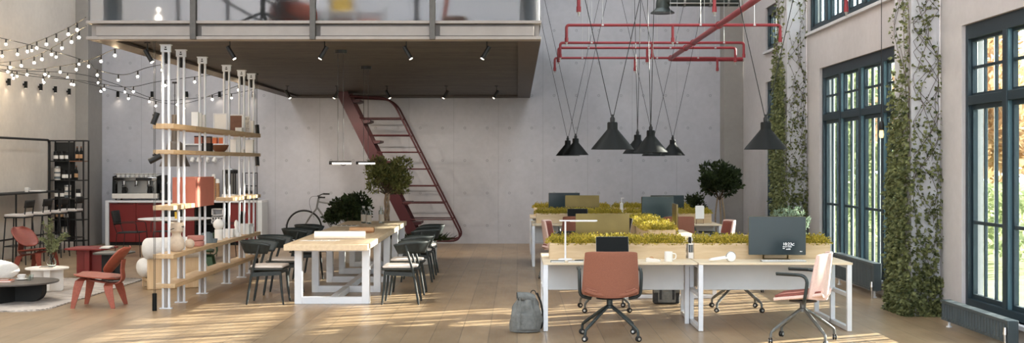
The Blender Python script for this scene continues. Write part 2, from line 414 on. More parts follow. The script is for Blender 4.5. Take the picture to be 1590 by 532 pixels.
# ------------------------------------------------------------------ windows
def window(n, y0, y1, z0, z1, bays, transom, label, rows_up=2, cols=3, low_bar=True):
    root = st(thing('window_%d' % n, label, None), label); del_cat = root
    D0, D1 = XR+.04, XR+.15                      # frame depth inside the opening
    fr = MB(); hw = .07
    fr.bx(D0, D1, y0, y0+hw, z0, z1).bx(D0, D1, y1-hw, y1, z0, z1).bx(D0, D1, y0+hw, y1-hw, z1-.16, z1).bx(D0, D1, y0+hw, y1-hw, z0, z0+.09)
    fr.build('window_frame', M['steel_dark'], root, bevel=.006)
    MB().bx(XR-.05, XR+.05, y0-.04, y1+.04, z0-.05, z0).build('window_sill', M['conc_white'], root, bevel=.006)
    bw = (y1-y0)/bays
    for k in range(1, bays):
        y = y0+k*bw; MB().bx(D0-.01, D1, y-.055, y+.055, z0+.09, z1-.16).build('mullion', M['steel_dark'], root, bevel=.006)
    if transom:
        MB().bx(D0, D1-.02, y0+hw, y1-hw, transom-.05, transom+.05).build('transom', M['steel_dark'], root, bevel=.006)
    for k in range(bays):
        a = y0+k*bw+.06; b = y0+(k+1)*bw-.06
        parts = [(z0+.09, transom-.05, False), (transom+.05, z1-.16, True)] if transom else [(z0+.09, z1-.16, False)]
        for lo, hi, up in parts:
            s = MB(); x0, x1 = (XR+.085, XR+.135); e = .05 if not up else .03
            s.bx(x0, x1, a, a+e, lo, hi).bx(x0, x1, b-e, b, lo, hi).bx(x0, x1, a+e, b-e, hi-e, hi).bx(x0, x1, a+e, b-e, lo, lo+e)
            for c in range(1, cols):
                y = a+e+(b-a-2*e)*c/cols; s.bx(x0+.01, x1-.01, y-.015, y+.015, lo+e, hi-e)
            if up:
                for r in range(1, rows_up):
                    z = lo+(hi-lo)*r/rows_up; s.bx(x0+.008, x1-.012, a+e, b-e, z-.016, z+.016)
            elif low_bar and transom: s.bx(x0+.008, x1-.012, a+e, b-e, 1.12-.018, 1.12+.018)
            s.build('sash', M['steel_dark'], root)
            # teal strips on the frame sides, daylight painted into their colour
            MB().bx(D0+.004, D0+.046, b+.004, b+.007, lo, hi).bx(D0+.004, D0+.1, b, b+.006, lo, hi).bx(D0+.004, D0+.1, a-.006, a, lo, hi).build('daylit_lining', M['reveal'], root)
            MB().bx(XR+.108, XR+.112, a+e, b-e, lo+e, hi-e).build('pane', M['glass'], root)
            # outer screen of pale vertical fins beyond the panes
            f = MB()
            for c in range(cols):
                y = a+e+(b-a-2*e)*(c+.5)/cols; f.bx(XR+.162, XR+.170, y-.045, y+.045, lo, hi)
            f.build('blind_blade', M['blade'], root)
    return root
window(1, *LOW[0], 4, 2.45, 'tall dark steel window above the long radiator, near the ivy pilaster')
window(2, *LOW[1], 4, 2.50, 'tall dark steel window between the two ivy pilasters')
window(3, *LOW[2], 2, 2.50, 'tall narrow window in the corner bay behind the ivy')
window(4, *UP[0], 4, None, 'unseen upper clerestory window over the radiator bay, added for light')  # out of view, included to let in more light
window(5, *UP[1], 5, None, 'upper clerestory window over the middle bay', cols=3)
window(6, *UP[2], 2, None, 'small square upper window in the corner bay')
st(MB().bx(XL, -9.43+.02, Y0, 25.4, 0, .10).build('baseboard_left', M['conc_side']), 'low plinth at the foot of the bar wall')

# ------------------------------------------------------------------ radiators
def radiator(x, y0, y1, z0, z1, label):
    r = thing('radiator', label, 'radiator', (x, (y0+y1)/2, 0), 0, 'low column radiators')
    L = y1-y0; n = int(L/.075); b = MB()
    for k in range(n):
        y = -L/2+.0375+k*L/n; b.prism(rrect(.10, .05, .02, 3), z0+.01, z1-.01, Matrix.Translation((0,y,0)))
    b.bx(-.055,.055,-L/2,L/2,z1-.03,z1).bx(-.045,.045,-L/2,L/2,z0,z0+.03)
    b.build('fins', M['radiator'], r)
    MB().bx(-.05,.05,-L/2-.012,-L/2,z0,z1).build('end_panel', M['radiator'], r, bevel=.004)
    for s in (-1, 1):
        MB().cyl((0,s*(L/2-.12),0),(0,s*(L/2-.12),z0+.02),.014).lathe([(.03,0),(.03,.012)],(0,s*(L/2-.12),0),14).build('foot', M['white_leg'], r)
    MB().cyl((-.06,-L/2+.03,0),(-.06,-L/2+.03,.15),.014).cyl((-.06,-L/2+.03,.15),(-.06,-L/2+.03,.22),.024,.02).build('valve', M['chrome'], r)
radiator(4.66, 11.2, 12.97, .07, .285, 'low slate grey column radiator under the window near the ivy pilaster')
radiator(4.70, 15.55, 17.5, .10, .46, 'low slate grey column radiator under the window beyond the ivy pilaster')

# ------------------------------------------------------------------ mezzanine
mez = st(thing('mezzanine', None, None), 'steel mezzanine over the dining table with frosted glass balustrade')
MX0, MX1, MY, MZ, MF = -5.03, .28, 13.9, 3.21, 3.43
MB().bx(MX0+.2, MX1-.2, MY+.3, YB-.02, MZ+.04, MF-.02).build('slab', M['mez_board'], mez)
b = MB(); b.bx(MX0, MX1, MY, MY+.22, MZ, MZ+.036).bx(MX0, MX1, MY, MY+.22, MF-.034, MF).bx(MX0+.02, MX1-.02, MY+.13, MY+.15, MZ+.036, MF-.034)
b.build('front_beam', M['steel_grey'], mez, bevel=.003)
posts = [(X(295.7,MY), X(304.7,MY)), (X(481.3,MY), X(490,MY)), (X(667,MY), X(675.8,MY))]
edges = [X(147,MY)] + [v for p in posts for v in p] + [X(829,MY)]
for k in range(4):
    x0, x1 = edges[2*k], edges[2*k+1]
    MB().bx(x0+(.05 if k else 0), x1, MY+.04, MY+.11, MZ+.045, MF-.062).build('fascia_panel', M['steel_grey'], mez, bevel=.003)
for x0, x1 in posts:
    MB().bx(x0, x1, MY-.03, MY+.05, MZ-.002, MF+1.1).build('post', M['steel_post'], mez, bevel=.003)
for x, nm in ((MX0, 'edge_beam'), (MX1, 'edge_beam')):
    s = 1 if x < -1 else -1; b = MB()
    x0, x1 = sorted((x, x+s*.27)); b.bx(x0, x1, MY+.22, YB-.01, MZ, MZ+.03).bx(x0, x1, MY+.22, YB-.01, MF-.03, MF)
    x0, x1 = sorted((x+s*.03, x+s*.09)); b.bx(x0, x1, MY+.22, YB-.01, MZ+.03, MF-.03)
    b.build(nm, M['brown_steel'], mez)
MB().bx(MX0+.27, MX1-.27, 25.75, 26.28, MZ-.005, MZ+.045).build('rear_beam', M['brown_steel'], mez)
gl = [MX0+.02] + [v for p in posts for v in p] + [MX1-.03]
for k in range(4): MB().bx(gl[2*k]+.012, gl[2*k+1]-.012, MY+.05, MY+.065, MF+.002, MF+1.05).build('balustrade_pane', M['frost'], mez)
for x in (MX0+.02, MX1-.02): MB().bx(x-.008, x+.008, MY+.10, YB-.1, MF+.002, MF+1.05).build('balustrade_pane', M['frost'], mez)
MB().bx(MX0, MX1, MY+.02, MY+.10, MF+1.05, MF+1.10).build('handrail', M['steel_post'], mez)
# things up on the mezzanine, blurred behind the balustrade
def stand(x0, x1, label):
    r = thing('screen_panel', label, 'screen', ((x0+x1)/2, MY+.33, MF), 0, 'slim screens behind the balustrade ends')
    W = x1-x0; MB().bx(-W/2+.05, W/2-.05, -.012, .012, .04, 1.75).build('panel', mat('pale blue screen cloth', (216,226,234), .7, 0, .03), r)
    b = MB(); b.bx(-W/2, -W/2+.05, -.03, .03, 0, 1.8).bx(W/2-.05, W/2, -.03, .03, 0, 1.8).bx(-W/2, W/2, -.03, .03, 1.75, 1.8).bx(-W/2, W/2, -.09, .09, 0, .03)
    b.build('screen_frame', M['white'], r)
stand(-4.93, -4.76+.05, 'slim pale blue screen panel standing up on the mezzanine above the string lights')
stand(.03, .23, 'slim pale blue screen panel on the mezzanine, at its window end')
r = thing('reflection_trestle', 'dark trestle frame standing in for pendant reflections behind the frosted balustrade', 'desk', (-3.6, 15.1, MF))  # dark bars modelled as a trestle in place of pendant reflections
MB().bx(-.75,.75,-.35,.35,.72,.75).build('tabletop', M['black_soft'], r)
for xx in (-.64,-.02,.62):
    MB().bar((xx,-.2,0),(xx,-.2,.72),.035,.035).build('leg', M['black_soft'], r)
MB().bar((-.5,-.24,.62),(.55,-.24,.02),.035,.035).bar((.1,-.24,.62),(1.0,-.24,.02),.035,.035).build('brace', M['black_soft'], r)
r = thing('globe_lamp', 'small glowing globe floor lamp behind the frosted balustrade', 'lamp', (X(246,14.5), 14.5, MF))
MB().lathe([(.07,0),(.07,.012),(.008,.02),(.008,.06)],(0,0,0),18).build('base', M['black_soft'], r)
MB().sphere((0,0,.10),.035).build('globe', M['lens'], r); MB().sphere((0,0,.205),.028).cyl((0,0,.05),(0,0,.22),.006).build('upper_globe', M['tube'], r)
# white open cube shelf up there with boxes on it
cs = thing('cube_shelf', 'white open cube shelf on the mezzanine', 'shelf', (X(523,16.2), 16.2, MF))
b = MB(); cw, ch = .37, .36
for k in range(5): b.bx(-.925+k*cw-.012+.09, -.925+k*cw+.012+.09, -.17, .17, 0, 1.12)
for k in range(4): b.bx(-.847, .657, -.17, .17, k*ch, k*ch+.024)
b.build('frame', M['white'], cs)
ci = [(-.66,0,.28,'brown','brown storage box in the bottom row of the mezzanine cube shelf'), (-.28,0,.26,'green_ply','dark green folder box in the bottom row of the mezzanine cube shelf'), (.08,0,.28,'brown','walnut box in the bottom row of the cube shelf, third cube'), (.46,0,.26,'orange_box','tan box in the end cube of the bottom shelf row'),
      (-.66,1,.22,'black_soft','black box on the second row of the mezzanine cube shelf'), (.08,1,.20,'yellow','yellow box on the second row of the mezzanine cube shelf')]
for x, row, hh, mm, lab in ci:
    tag(MB().bx(-.13,.13,-.12,.12,0,hh).bx(-.135,.135,-.125,.125,hh-.05,hh).build('storage_box', M[mm], None, bevel=.006, loc=(cs.location.x+x, 16.2, MF+row*ch+.024)), lab, 'box', 'boxes in the mezzanine cube shelf')
# shell chairs and stools behind the balustrade
def swivel(x, Y, rz, m, label):
    r = thing('swivel_chair', label, 'chair', (x, Y, MF), rz, 'chairs up on the mezzanine')
    MB().lathe([(.03,.12),(.03,.40),(.05,.44),(.22,.47),(.28,.56),(.26,.56),(.2,.49),(.0,.48)],(0,0,0),24).build('seat', M['black_soft'], r)
    MB().grid(lambda u,v: Vector(((.27+.03*v)*math.sin((u-.5)*2.6), -.27*math.cos((u-.5)*2.6), .47+.36*v)), 12, 6).build('backrest', M[m], r, solid=.03)
    for k in range(4):
        a = PI/4+k*PI/2; MB().bar((0,0,.16),(.3*math.cos(a),.3*math.sin(a),.015),.03,.03).build('leg', M['black_soft'], r)
swivel(X(408,14.40), 14.40, 2.7, 'red_ply', 'brown red swivel chair with black cross base behind the frosted balustrade')
swivel(X(647,15.1), 15.1, 3.4, 'fabric_pink', 'pink backed swivel chair with black cross base behind the balustrade')
r = thing('pouf', 'rust orange round pouf on the mezzanine behind the balustrade', 'pouf', (X(455,15.5), 15.5, MF))
MB().lathe([(.0,.0),(.27,.0),(.31,.06),(.32,.2),(.30,.36),(.26,.40),(0,.41)],(0,0,0),28).build('cushion', mat('rust cloth', (152,72,48), .9, 0, .1), r); MB().lathe([(.322,.195),(.328,.2),(.322,.205)],(0,0,0),28).build('piping', M['brown'], r)
r = thing('low_stool', 'brown low stool with a leaning pink leg on the mezzanine', 'stool', (X(707,14.9), 14.9, MF))
MB().lathe([(0,.10),(.15,.09),(.16,.12),(.15,.16),(0,.17)],(0,0,0),24).build('seat', M['brown'], r)
MB().bar((-.16,0,0),(-.08,0,.55),.09,.05).build('leg', M['terracotta'], r); MB().bar((.1,0,0),(.08,0,.11),.05,.05).build('leg', M['brown'], r)

# ------------------------------------------------------------------ track spots under the mezzanine
def make_spot():
    r = thing('track_spot', 'x', 'spotlight'); 
    MB().cyl((0,0,-.10),(0,0,0),.007).lathe([(.035,-.012),(.035,0)],(0,0,0),16).build('stem', M['black'], r)
    b = MB().cyl((-.03,0,-.09),(.055,0,-.235),.027,n=16); b.build('barrel', M['black'], r)
    d = Vector((.085,0,-.145)).normalized(); p = Vector((.055,0,-.235))
    MB().cyl(p-d*.002, p+d*.004, .02, n=14).build('lens', M['lens'], r)
    return r
place_spot = placer(make_spot())
fr_ = [(229,0,'over the top of the first shelf post'), (357,0,'over the far end of the white shelf posts'), (504,PI,'over the first hanging light bar'), (631,0,'over the topiary tree'), (756,PI,'close to the window end of the mezzanine')]
for px, rz, lab in fr_:
    place_spot((X(px,14.25), 14.25, MZ+.04 if px > 260 else MZ), rz, 'lit black track spot, front row, ' + lab, 'track spots under the mezzanine')
for px, rz, lab in [(446,0,'by the far shelf post'), (523,PI,'beside the head of the red stair'), (601,0,'beside the red handrail'), (693,PI,'alone over the bare wall'), (771,PI,'in the corner by the edge beam')]:
    place_spot((X(px,22.8), 22.8, MZ+.04), rz, 'lit black track spot, rear row, ' + lab, 'track spots under the mezzanine')

# ------------------------------------------------------------------ red ship stair
sr = thing('ship_stair', 'steep oxblood red steel stair climbing to the mezzanine along the back wall', 'stair', (0,0,0))
ya, yb = 24.6, 25.3
K = .5                                              # run per rise
def sx(z): return -2.02 - K*z + .02
for y in (ya, yb):
    poly = [(sx(0)-.125,0),(sx(0)+.125,0),(sx(MZ+.1)+.125,MZ+.1),(sx(MZ+.1)-.125,MZ+.1)]
    MB().prism(poly, -.02, .02, Matrix.Translation((0,y,0)) @ Matrix.Rotation(PI/2,4,'X')).build('stringer', M['red_steel'], sr, bevel=.004)
for k in range(8):
    z = .12+k*.422; x = sx(z)
    b = MB(); b.prism([(x-.08,z-.02),(x+.2,z-.055),(x+.285,z-.03),(x+.285,z+.012),(x-.08,z+.012)], -(yb-ya)/2+.02, (yb-ya)/2-.02, Matrix.Translation((0,(ya+yb)/2,0)) @ Matrix.Rotation(PI/2,4,'X'))
    b.build('tread', M['red_steel'], sr)
for y in (ya-.03, yb+.03):
    p = [(sx(.17)+.08,y,.17),(-1.10,y,.17),(-1.10-K*3.0,y,3.12),(sx(3.12)+.1,y,3.15)]
    MB().tube(bent(p, .28, 8), .021, 10).build('handrail', M['red_steel'], sr)
    for z in (2.70,2.35,2.0,1.65,1.30,.95,.61):
        MB().cyl((sx(z)+.1,y,z),(-1.10-K*(z-.17)*1.017,y,z),.012,n=8).build('rail', M['red_steel'], sr)

# ------------------------------------------------------------------ red sprinkler pipes
sp = thing('sprinkler_pipework', 'red sprinkler pipework hanging under the ceiling above the desks', 'pipework', (0,0,0))
PZ = 3.95; mx = 3.19
MB().tube(bent([(mx,2.0,PZ),(mx,25.0,PZ),(4.75,25.0,PZ)], .12), .045, 12).build('main_pipe', M['red_pipe'], sp)
for Y in (7,11.2,15.1,18.84,21.6,22.55,24.7):
    MB().lathe([(.06,-.03),(.06,.03)],(0,0,0),14, Matrix.Translation((mx,Y,PZ)) @ Matrix.Rotation(PI/2,4,'X')).build('coupling', M['red_pipe'], sp)
heads = []
for Y, xe, mids in ((15.1,4.17,(2.5,)),(18.84,4.16,(2.46,)),(21.6,4.11,(2.45,)),(22.55,4.13,(2.46,)),(24.7,4.15,(2.44,))):
    x0 = .78
    p = bent([(x0,Y,PZ-.24),(x0,Y,PZ),(xe,Y,PZ),(xe,Y,PZ-.24)], .05)
    MB().tube(p, .024, 10).build('branch_pipe', M['red_pipe'], sp)
    for x in (x0,)+mids+(xe,):
        b = MB(); b.lathe([(.03,PZ-.27),(.03,PZ-.20)],(x,Y,0),12)
        if x in mids: b.cyl((x,Y,PZ-.2),(x,Y,PZ),.022)
        b.build('drop_pipe', M['red_pipe'], sp)
        MB().lathe([(.022,PZ-.27),(.012,PZ-.30),(.006,PZ-.315),(.024,PZ-.318),(.024,PZ-.322)],(x,Y,0),12).build('sprinkler_head', M['alu'], sp)
    for x in (1.35, 2.9, 3.75):
        MB().cyl((x,Y,PZ),(x,Y,H),.004,n=6).lathe([(.03,PZ-.012),(.03,PZ+.012)],(x,Y,0),12).build('hanger', M['alu'], sp)
for Y in (9,13,17,20.3,23.6): MB().cyl((mx,Y,PZ+.04),(mx,Y,H),.005,n=6).build('hanger', M['alu'], sp)
# duct
du = thing('ventilation_duct', 'dark ventilation duct with downturned grille near the ceiling corner', 'duct', (0,0,0))
dx, dy = 2.83, 23.2
MB().tube(bent([(dx,dy,4.74),(dx,dy,4.95),(4.3,dy,4.95)], .18, 10), .13, 20).build('pipe', M['duct'], du)
MB().lathe([(.14,4.78),(.15,4.76),(.235,4.70),(.235,4.685),(.0,4.70)],(dx,dy,0),24).build('grille', M['duct'], du)
MB().tube(bent([(2.95,dy-.16,4.86),(4.3,dy-.16,4.86)], .1), .015, 8).build('conduit', M['alu'], du)
for x in (3.25, 3.75, 4.1): MB().cyl((x,dy,5.08),(x,dy,H),.006,n=6).lathe([(.145,-.02),(.145,.02)],(0,0,0),20,Matrix.Translation((x,dy,4.95)) @ Matrix.Rotation(PI/2,4,'Y')).build('hanger', M['alu'], du)

# ------------------------------------------------------------------ cone pendants on V cables
def make_pendant():
    r = thing('cone_pendant', 'x', 'pendant lamp')
    R = .225; b = MB()
    b.lathe([(R+.004,-.004),(R,0),(R-.012,.018),(.058,.205),(.055,.215),(.055,.275),(.048,.285),(.0,.286)],(0,0,0),40)
    b.lathe([(R+.002,-.004),(R-.02,.012),(.056,.198),(.0,.2)],(0,0,0),40); b.build('lamp_shade', M['lamp_black'], r)
    MB().lathe([(.024,.285),(.026,.30),(.026,.325),(.014,.345),(.012,.365),(0,.367)],(0,0,0),16).build('socket', M['black'], r)
    MB().lathe([(R-.004,-.003),(R-.022,.010),(.06,.19)],(0,0,0),40).build('shade_lining', M['lamp_in'], r)
    MB().sphere((0,0,.10),.04).build('bulb', M['ceramic'], r)
    L = H-1.915
    for s in (-1,1): MB().cyl((s*.012,0,.35),(s*(.012+.225*(L-.35)),0,L),.0045,n=6).build('cable', M['black'], r)
    MB().lathe([(.06,0),(.06,.02)],(0,0,L-.02),14).build('canopy', M['black'], r)
    return r
place_pend = placer(make_pendant())
for px, Y, rz, lab in [(951,12.6,0,'over the terracotta chair'), (1189,12.6,0,'over the big dark monitor, beside the ivy'), (1010.5,15.7,PI/2,'largest of the middle cluster'), (990,18.1,PI/2,'half behind the big pendant over the terracotta chair'),
                       (1014.5,23.1,0,'mostly hidden behind the middle cluster'), (1044.6,21.9,0,'small one of the middle cluster toward the windows'), (893.8,20.7,0,'front one of the far pair by the mezzanine'), (881.6,22.5,0,'rear one of the far pair by the mezzanine')]:
    place_pend((X(px,Y), Y, 1.915), rz, 'dark cone pendant on crossed cables, ' + lab, 'cone pendants over the desks')
r = thing('bulb_pendant', 'bare glowing filament bulb on a long cord before the window', 'pendant lamp', (4.25, 13.9, 2.06))
MB().lathe([(.0,0),(.02,.004),(.026,.03),(.026,.05),(.02,.09),(.02,.1)],(0,0,0),18).build('bulb', M['glow_amber'], r)
MB().lathe([(.024,.09),(.03,.1),(.03,.17),(.02,.19),(.006,.2)],(0,0,0),16).build('socket', M['black'], r)
MB().cyl((0,0,.19),(0,0,H-2.06),.004,n=6).build('cord', M['black'], r)
# ------------------------------------------------------------------ light bars over the dining table
def make_lightbar():
    r = thing('light_bar_pendant', 'x', 'pendant lamp')
    MB().lathe([(.082,-.045),(.085,-.04),(.085,0)],(0,0,0),24).build('canopy', M['black'], r)
    for s in (-.035,.035): MB().cyl((s,0,-1.45),(s,0,-.03),.0035,n=6).build('cable', M['black'], r)
    MB().cyl((-.115,0,-1.485),(.14,0,-1.485),.014,n=12).build('tube', M['tube'], r)
    MB().cyl((-.15,0,-1.466),(.14,0,-1.466),.012,n=10).cyl((-.15,0,-1.478),(-.11,0,-1.478),.022,n=12).build('rail', M['black'], r)
    MB().tube([(.035+.045*math.cos(a),0,-1.466-.045*abs(math.sin(a))) for a in [PI*k/10 for k in range(11)]], .006, 6).build('bracket', M['black'], r)
    return r
place_bar = placer(make_lightbar())
for Y, lab in ((15.64,'fully visible one'), (18.25,'one half hidden by the topiary')):
    place_bar((-2.317, Y, MZ+.04), 0, 'slim light bar on two wires over the table, ' + lab, 'light bars over the dining table')
# ================================================================== LONG DINING TABLE
TT = .764
dt = thing('dining_table', 'long pale oak dining table on white steel loop legs', 'table', (-2.364, 14.7, 0), math.radians(.75))
MB().bx(-.517,.517,0,6.07,TT-.074,TT).build('tabletop', M['oak'], dt, bevel=.004)
LZ = TT-.074
for k, y in enumerate((.32,1.68,3.04,4.40,5.72)):
    b = MB(); x0, x1 = -.43,.51; q = .094; d = .05
    b.bx(x0,x0+q,y-d,y+d,0,LZ).bx(x1-q,x1,y-d,y+d,0,LZ).bx(x0+q,x1-q,y-d,y+d,0,.087).bx(x0+q,x1-q,y-d,y+d,LZ-.03,LZ)
    b.build('leg', M['white_leg'], dt, bevel=.003)
MB().bx(.0,.09,.37,5.67,.004,.083).build('stretcher', M['white_leg'], dt, bevel=.003)
def make_dining():
    r = thing('dining_chair', 'x', 'chair'); wd = M['dining']
    for s in (-1,1):
        MB().tube([(s*.20,.19,.41),(s*.205,.205,.2),(s*.212,.23,0)], [.017,.016,.011], 10).build('leg', wd, r)
        MB().tube(smooth_path([(s*.212,-.23,0),(s*.212,-.185,.28),(s*.215,-.15,.45),(s*.232,-.09,.66),(s*.236,-.07,.745)],4), [.011]+[.016]*15+[.013], 10).build('leg', wd, r)
        MB().bar((s*.205,.19,.395),(s*.212,-.17,.375),.022,.05).build('side_rail', wd, r)
    MB().bar((-.2,.19,.41),(.2,.19,.41),.022,.045).bar((-.2,-.165,.40),(.2,-.165,.40),.022,.045).build('seat_frame', wd, r)
    poly = [(-.235,.235),(.235,.235),(.245,.1),(.22,-.16),(.12,-.225),(-.12,-.225),(-.22,-.16),(-.245,.1)]
    MB().prism(poly, .428, .452).build('seat', wd, r, bevel=.012, seg=3)
    MB().prism([(x*.95,y*.93+.004) for x,y in poly], .454, .488).build('seat_cushion', M['cushion'], r, bevel=.018, seg=4)
    def band(u, v):
        a = PI*(1.0+u); t = 2*u-1; hgt = .15*(1-.25*abs(t)**8); fl = .060*(v-.75)
        x = (.245+fl)*math.copysign(abs(math.cos(a))**.8, math.cos(a)); y = .03 + .05*v*abs(t)**3 + (.365+fl)*math.sin(a)
        return Vector((x, y, .632 + .005*abs(t) + (v-.0)*hgt + .008*(1-abs(t))))
    MB().grid(band, 30, 5).build('backrest', wd, r, solid=.02)
    return r
place_dining = placer(make_dining())
ordn = ['first','second','third','fourth']
for side, cx, rz in (('shelf', -3.15, -PI/2), ('stair', -1.46, PI/2)):
    for k, y in enumerate((15.1,16.16,17.93,19.03)):
        place_dining((cx - .012*(y-15), y, 0), rz, 'dark curved-back dining chair, %s from the paper roll, %s side of the table' % (ordn[k], 'shelf' if side == 'shelf' else 'staircase'), 'dining chairs at the long table')
# ---- things on the dining table
def onT(px, py): Y = (EH-TT)*S/(py-VY); return (X(px,Y), Y, TT)
p = onT(528, 371)
r = thing('paper_roll', 'large roll of white drawing paper lying across the table', 'paper roll', p, .05)
def spiral(u, v):
    a = 2*PI*2.2*u; q = .038+.017*u; return Vector((-.335+.67*v, q*math.cos(a), .056+q*math.sin(a)))
MB().grid(spiral, 60, 2).build('sheet', M['paper'], r)
MB().bx(-.33,.30,-.02,.20,.0008,.0016).build('loose_end', M['paper'], r)
p = onT(563, 360.5)
r = thing('paper_roll', 'small roll of brown kraft paper with its open end showing', 'paper roll', p, -.10)
MB().grid(lambda u,v: Vector((-.19+.36*v, (.028+.012*u)*math.cos(2*PI*2.2*u), .041+(.028+.012*u)*math.sin(2*PI*2.2*u))), 50, 2).build('sheet', M['kraft'], r)
MB().bx(-.26,.16,-.26,-.01,.0008,.0016).build('loose_end', M['kraft'], r)
def sheets(px, py, w, d, rz, label, n=1, m='paper'):
    p = onT(px, py); r = thing('drawing_sheet', label, 'paper', p, rz, 'loose sheets on the table')
    for k in range(n):
        MB().box((.03*k,.02*k,.0012+.0018*k),(w,d,.0012),(0,0,.12*k)).build('sheet', M['paper'], r)
    b = MB()
    for q in range(4): b.box((-.3*w+.2*w*q+.03*(n-1),.02*(n-1),.0028+.0018*(n-1)),(w*.15,d*.55,.0006),(0,0,.12*(n-1)))
    b.build('printed_image', M['card_print'] if m == 'paper' else M['black_soft'], r)
sheets(495, 373.4, .48, .20, -.05, 'flat printed sheets before the white paper roll', 2)
sheets(535, 350.3, .40, .30, .1, 'sheets with dark photographs at the middle of the table', 2, 'dark')
sheets(548, 361, .34, .22, .2, 'blank drawing sheet tucked behind the white paper roll')
def make_carafe():
    r = thing('glass_carafe', 'x', 'carafe')
    MB().lathe([(.0,.004),(.040,.002),(.043,.012),(.043,.20),(.036,.215),(.020,.225),(.019,.25),(.022,.262),(.018,.262),(.0165,.25),(.017,.226),(.032,.212),(.0385,.197),(.0385,.014),(.0,.010)],(0,0,0),24).build('bottle', M['clear'], r)
    MB().lathe([(.016,.252),(.017,.262),(.024,.266),(.026,.285),(.02,.292),(0,.293)],(0,0,0),18).build('stopper', M['alu'], r)
    MB().lathe([(.0435,.03),(.0435,.15)],(0,0,0),24).build('label_band', mat('grey carafe sleeve', (170,160,146), .6, 0, .1), r)
    return r
place_car = placer(make_carafe())
for px, py, lab in ((564.5,346.5,'outer one of the pair by the shrub'),(573,347.5,'inner one of the pair by the shrub'),(592,346.3,'standing alone before the braided trunk')):
    place_car(onT(px, py), 0, 'clear glass carafe on the table, ' + lab, 'glass carafes on the long table')

# ================================================================== PLANTS
def crown(b, c, rad, n, L, W, seed, shell=.55, up=.25, core=True, flat=0):
    r = random.Random(seed); c = Vector(c)
    blobs = [(Vector((r.gauss(0,1), r.gauss(0,1), r.gauss(0,.9))).normalized()*r.uniform(.35,.8), r.uniform(.25,.42)) for _ in range(26)]
    for _ in range(n):
        q, s = r.choice(blobs); d = Vector((r.gauss(0,1), r.gauss(0,1), r.gauss(0,1))).normalized()
        p = q + d*s*r.uniform(shell,1)
        if p.length > 1.08: p = p.normalized()*r.uniform(.9,1.08)
        if flat and p.z < -flat: p.z = -flat + r.uniform(-.05,.08)
        w = Vector((p.x*rad[0], p.y*rad[1], p.z*rad[2])) + c
        dr = d*.6 + p*.5 + Vector((r.uniform(-.6,.6), r.uniform(-.6,.6), r.uniform(-.3,.6)+up))
        k = r.uniform(.7,1.25); b.leaf(w, dr, L*k, W*k, r)
    return b
def twigs(b, a, tips, r0, r1, seed=1):
    r = random.Random(seed)
    for t in tips:
        a_ = Vector(a); t_ = Vector(t); m = (a_+t_)/2 + Vector((r.uniform(-.05,.05), r.uniform(-.05,.05), r.uniform(-.02,.06)))
        b.tube(smooth_path([a_, m, t_], 4), [r0+(r1-r0)*i/8 for i in range(9)], 6)
    return b
# topiary with braided trunk, behind the table
Yt = 21.75
r = thing('topiary_tree', 'small topiary tree with braided trunk in a white pot behind the table', 'tree', (X(600,Yt), Yt, 0))
MB().lathe([(.0,0),(.20,0),(.235,.10),(.25,.25),(.235,.40),(.22,.44),(.205,.44),(.205,.38),(0,.38)],(0,0,0),36).build('pot', M['pot'], r)
MB().lathe([(.0,.385),(.20,.38)],(0,0,0),20).build('soil', M['soil'], r)
for k in range(3):
    MB().tube([(.035*math.cos(2*PI*k/3+z*9)+.01,.035*math.sin(2*PI*k/3+z*9),z) for z in [.38+.05*i for i in range(18)]], .021, 8).build('trunk', M['bark'], r)
tips = [(math.cos(a)*.3*q, math.sin(a)*.3*q, 1.35+.2*q2) for a, q, q2 in [(rnd.uniform(0,6.3), rnd.uniform(.4,1), rnd.uniform(-.6,1)) for _ in range(16)]]
twigs(MB(), (0,0,1.2), tips, .014, .004).build('branches', M['bark_dark'], r)
b = crown(MB(), (.03,0,1.50), (.56,.52,.42), 5200, .055, .028, 11, .5, .2, flat=.62); b.build('foliage', M['leaf_tree'], r, flat=True)
b = MB()
for _ in range(420):
    a = rnd.uniform(0,6.3); q = rnd.uniform(0,.24); b.leaf((q*math.cos(a), q*math.sin(a), .39), (math.cos(a)*.8, math.sin(a)*.8, rnd.uniform(.3,1.1)), rnd.uniform(.08,.19), .028)
b.build('underplanting', M['leaf_dark'], r, flat=True)
# dark shrub
Ys = 21.2
r = thing('potted_shrub', 'dense dark green shrub in a pale ribbed pot before the bicycle', 'plant', (X(546,Ys), Ys, 0))
MB().lathe([(.0,0),(.14,0),(.17,.06),(.20,.16),(.205,.26),(.19,.34),(.17,.36),(.16,.33),(0,.32)],(0,0,0),36).build('pot', M['pot'], r)
twigs(MB(), (0,0,.33), [(math.cos(a)*.22, math.sin(a)*.2, .75+.3*math.sin(a*3)) for a in [i*.45 for i in range(14)]], .012, .004).build('stem', M['bark_dark'], r)
b = crown(MB(), (-.03,0,.95), (.37,.34,.36), 2600, .075, .045, 5, .4, .25); crown(b, (-.33,-.02,.80), (.16,.16,.13), 360, .075, .045, 6); b.build('foliage', M['leaf_dark'], r, flat=True)
Yp = 20.95
r = thing('fern_planter', 'pale square planter with low dark fern at the far end of the table', 'plant', (X(657,Yp), Yp, 0))
MB().prism(rrect(.46,.46,.05,4), 0, .42).build('planter', M['pot'], r, bevel=.01)
b = MB()
for _ in range(900):
    a = rnd.uniform(0,6.3); q = abs(rnd.gauss(0,.12)); b.leaf((q*math.cos(a)*1.4, q*math.sin(a), .42), (math.cos(a), math.sin(a), rnd.uniform(.2,1.4)), rnd.uniform(.08,.2), .03)
b.build('foliage', M['leaf_dark'], r, flat=True)
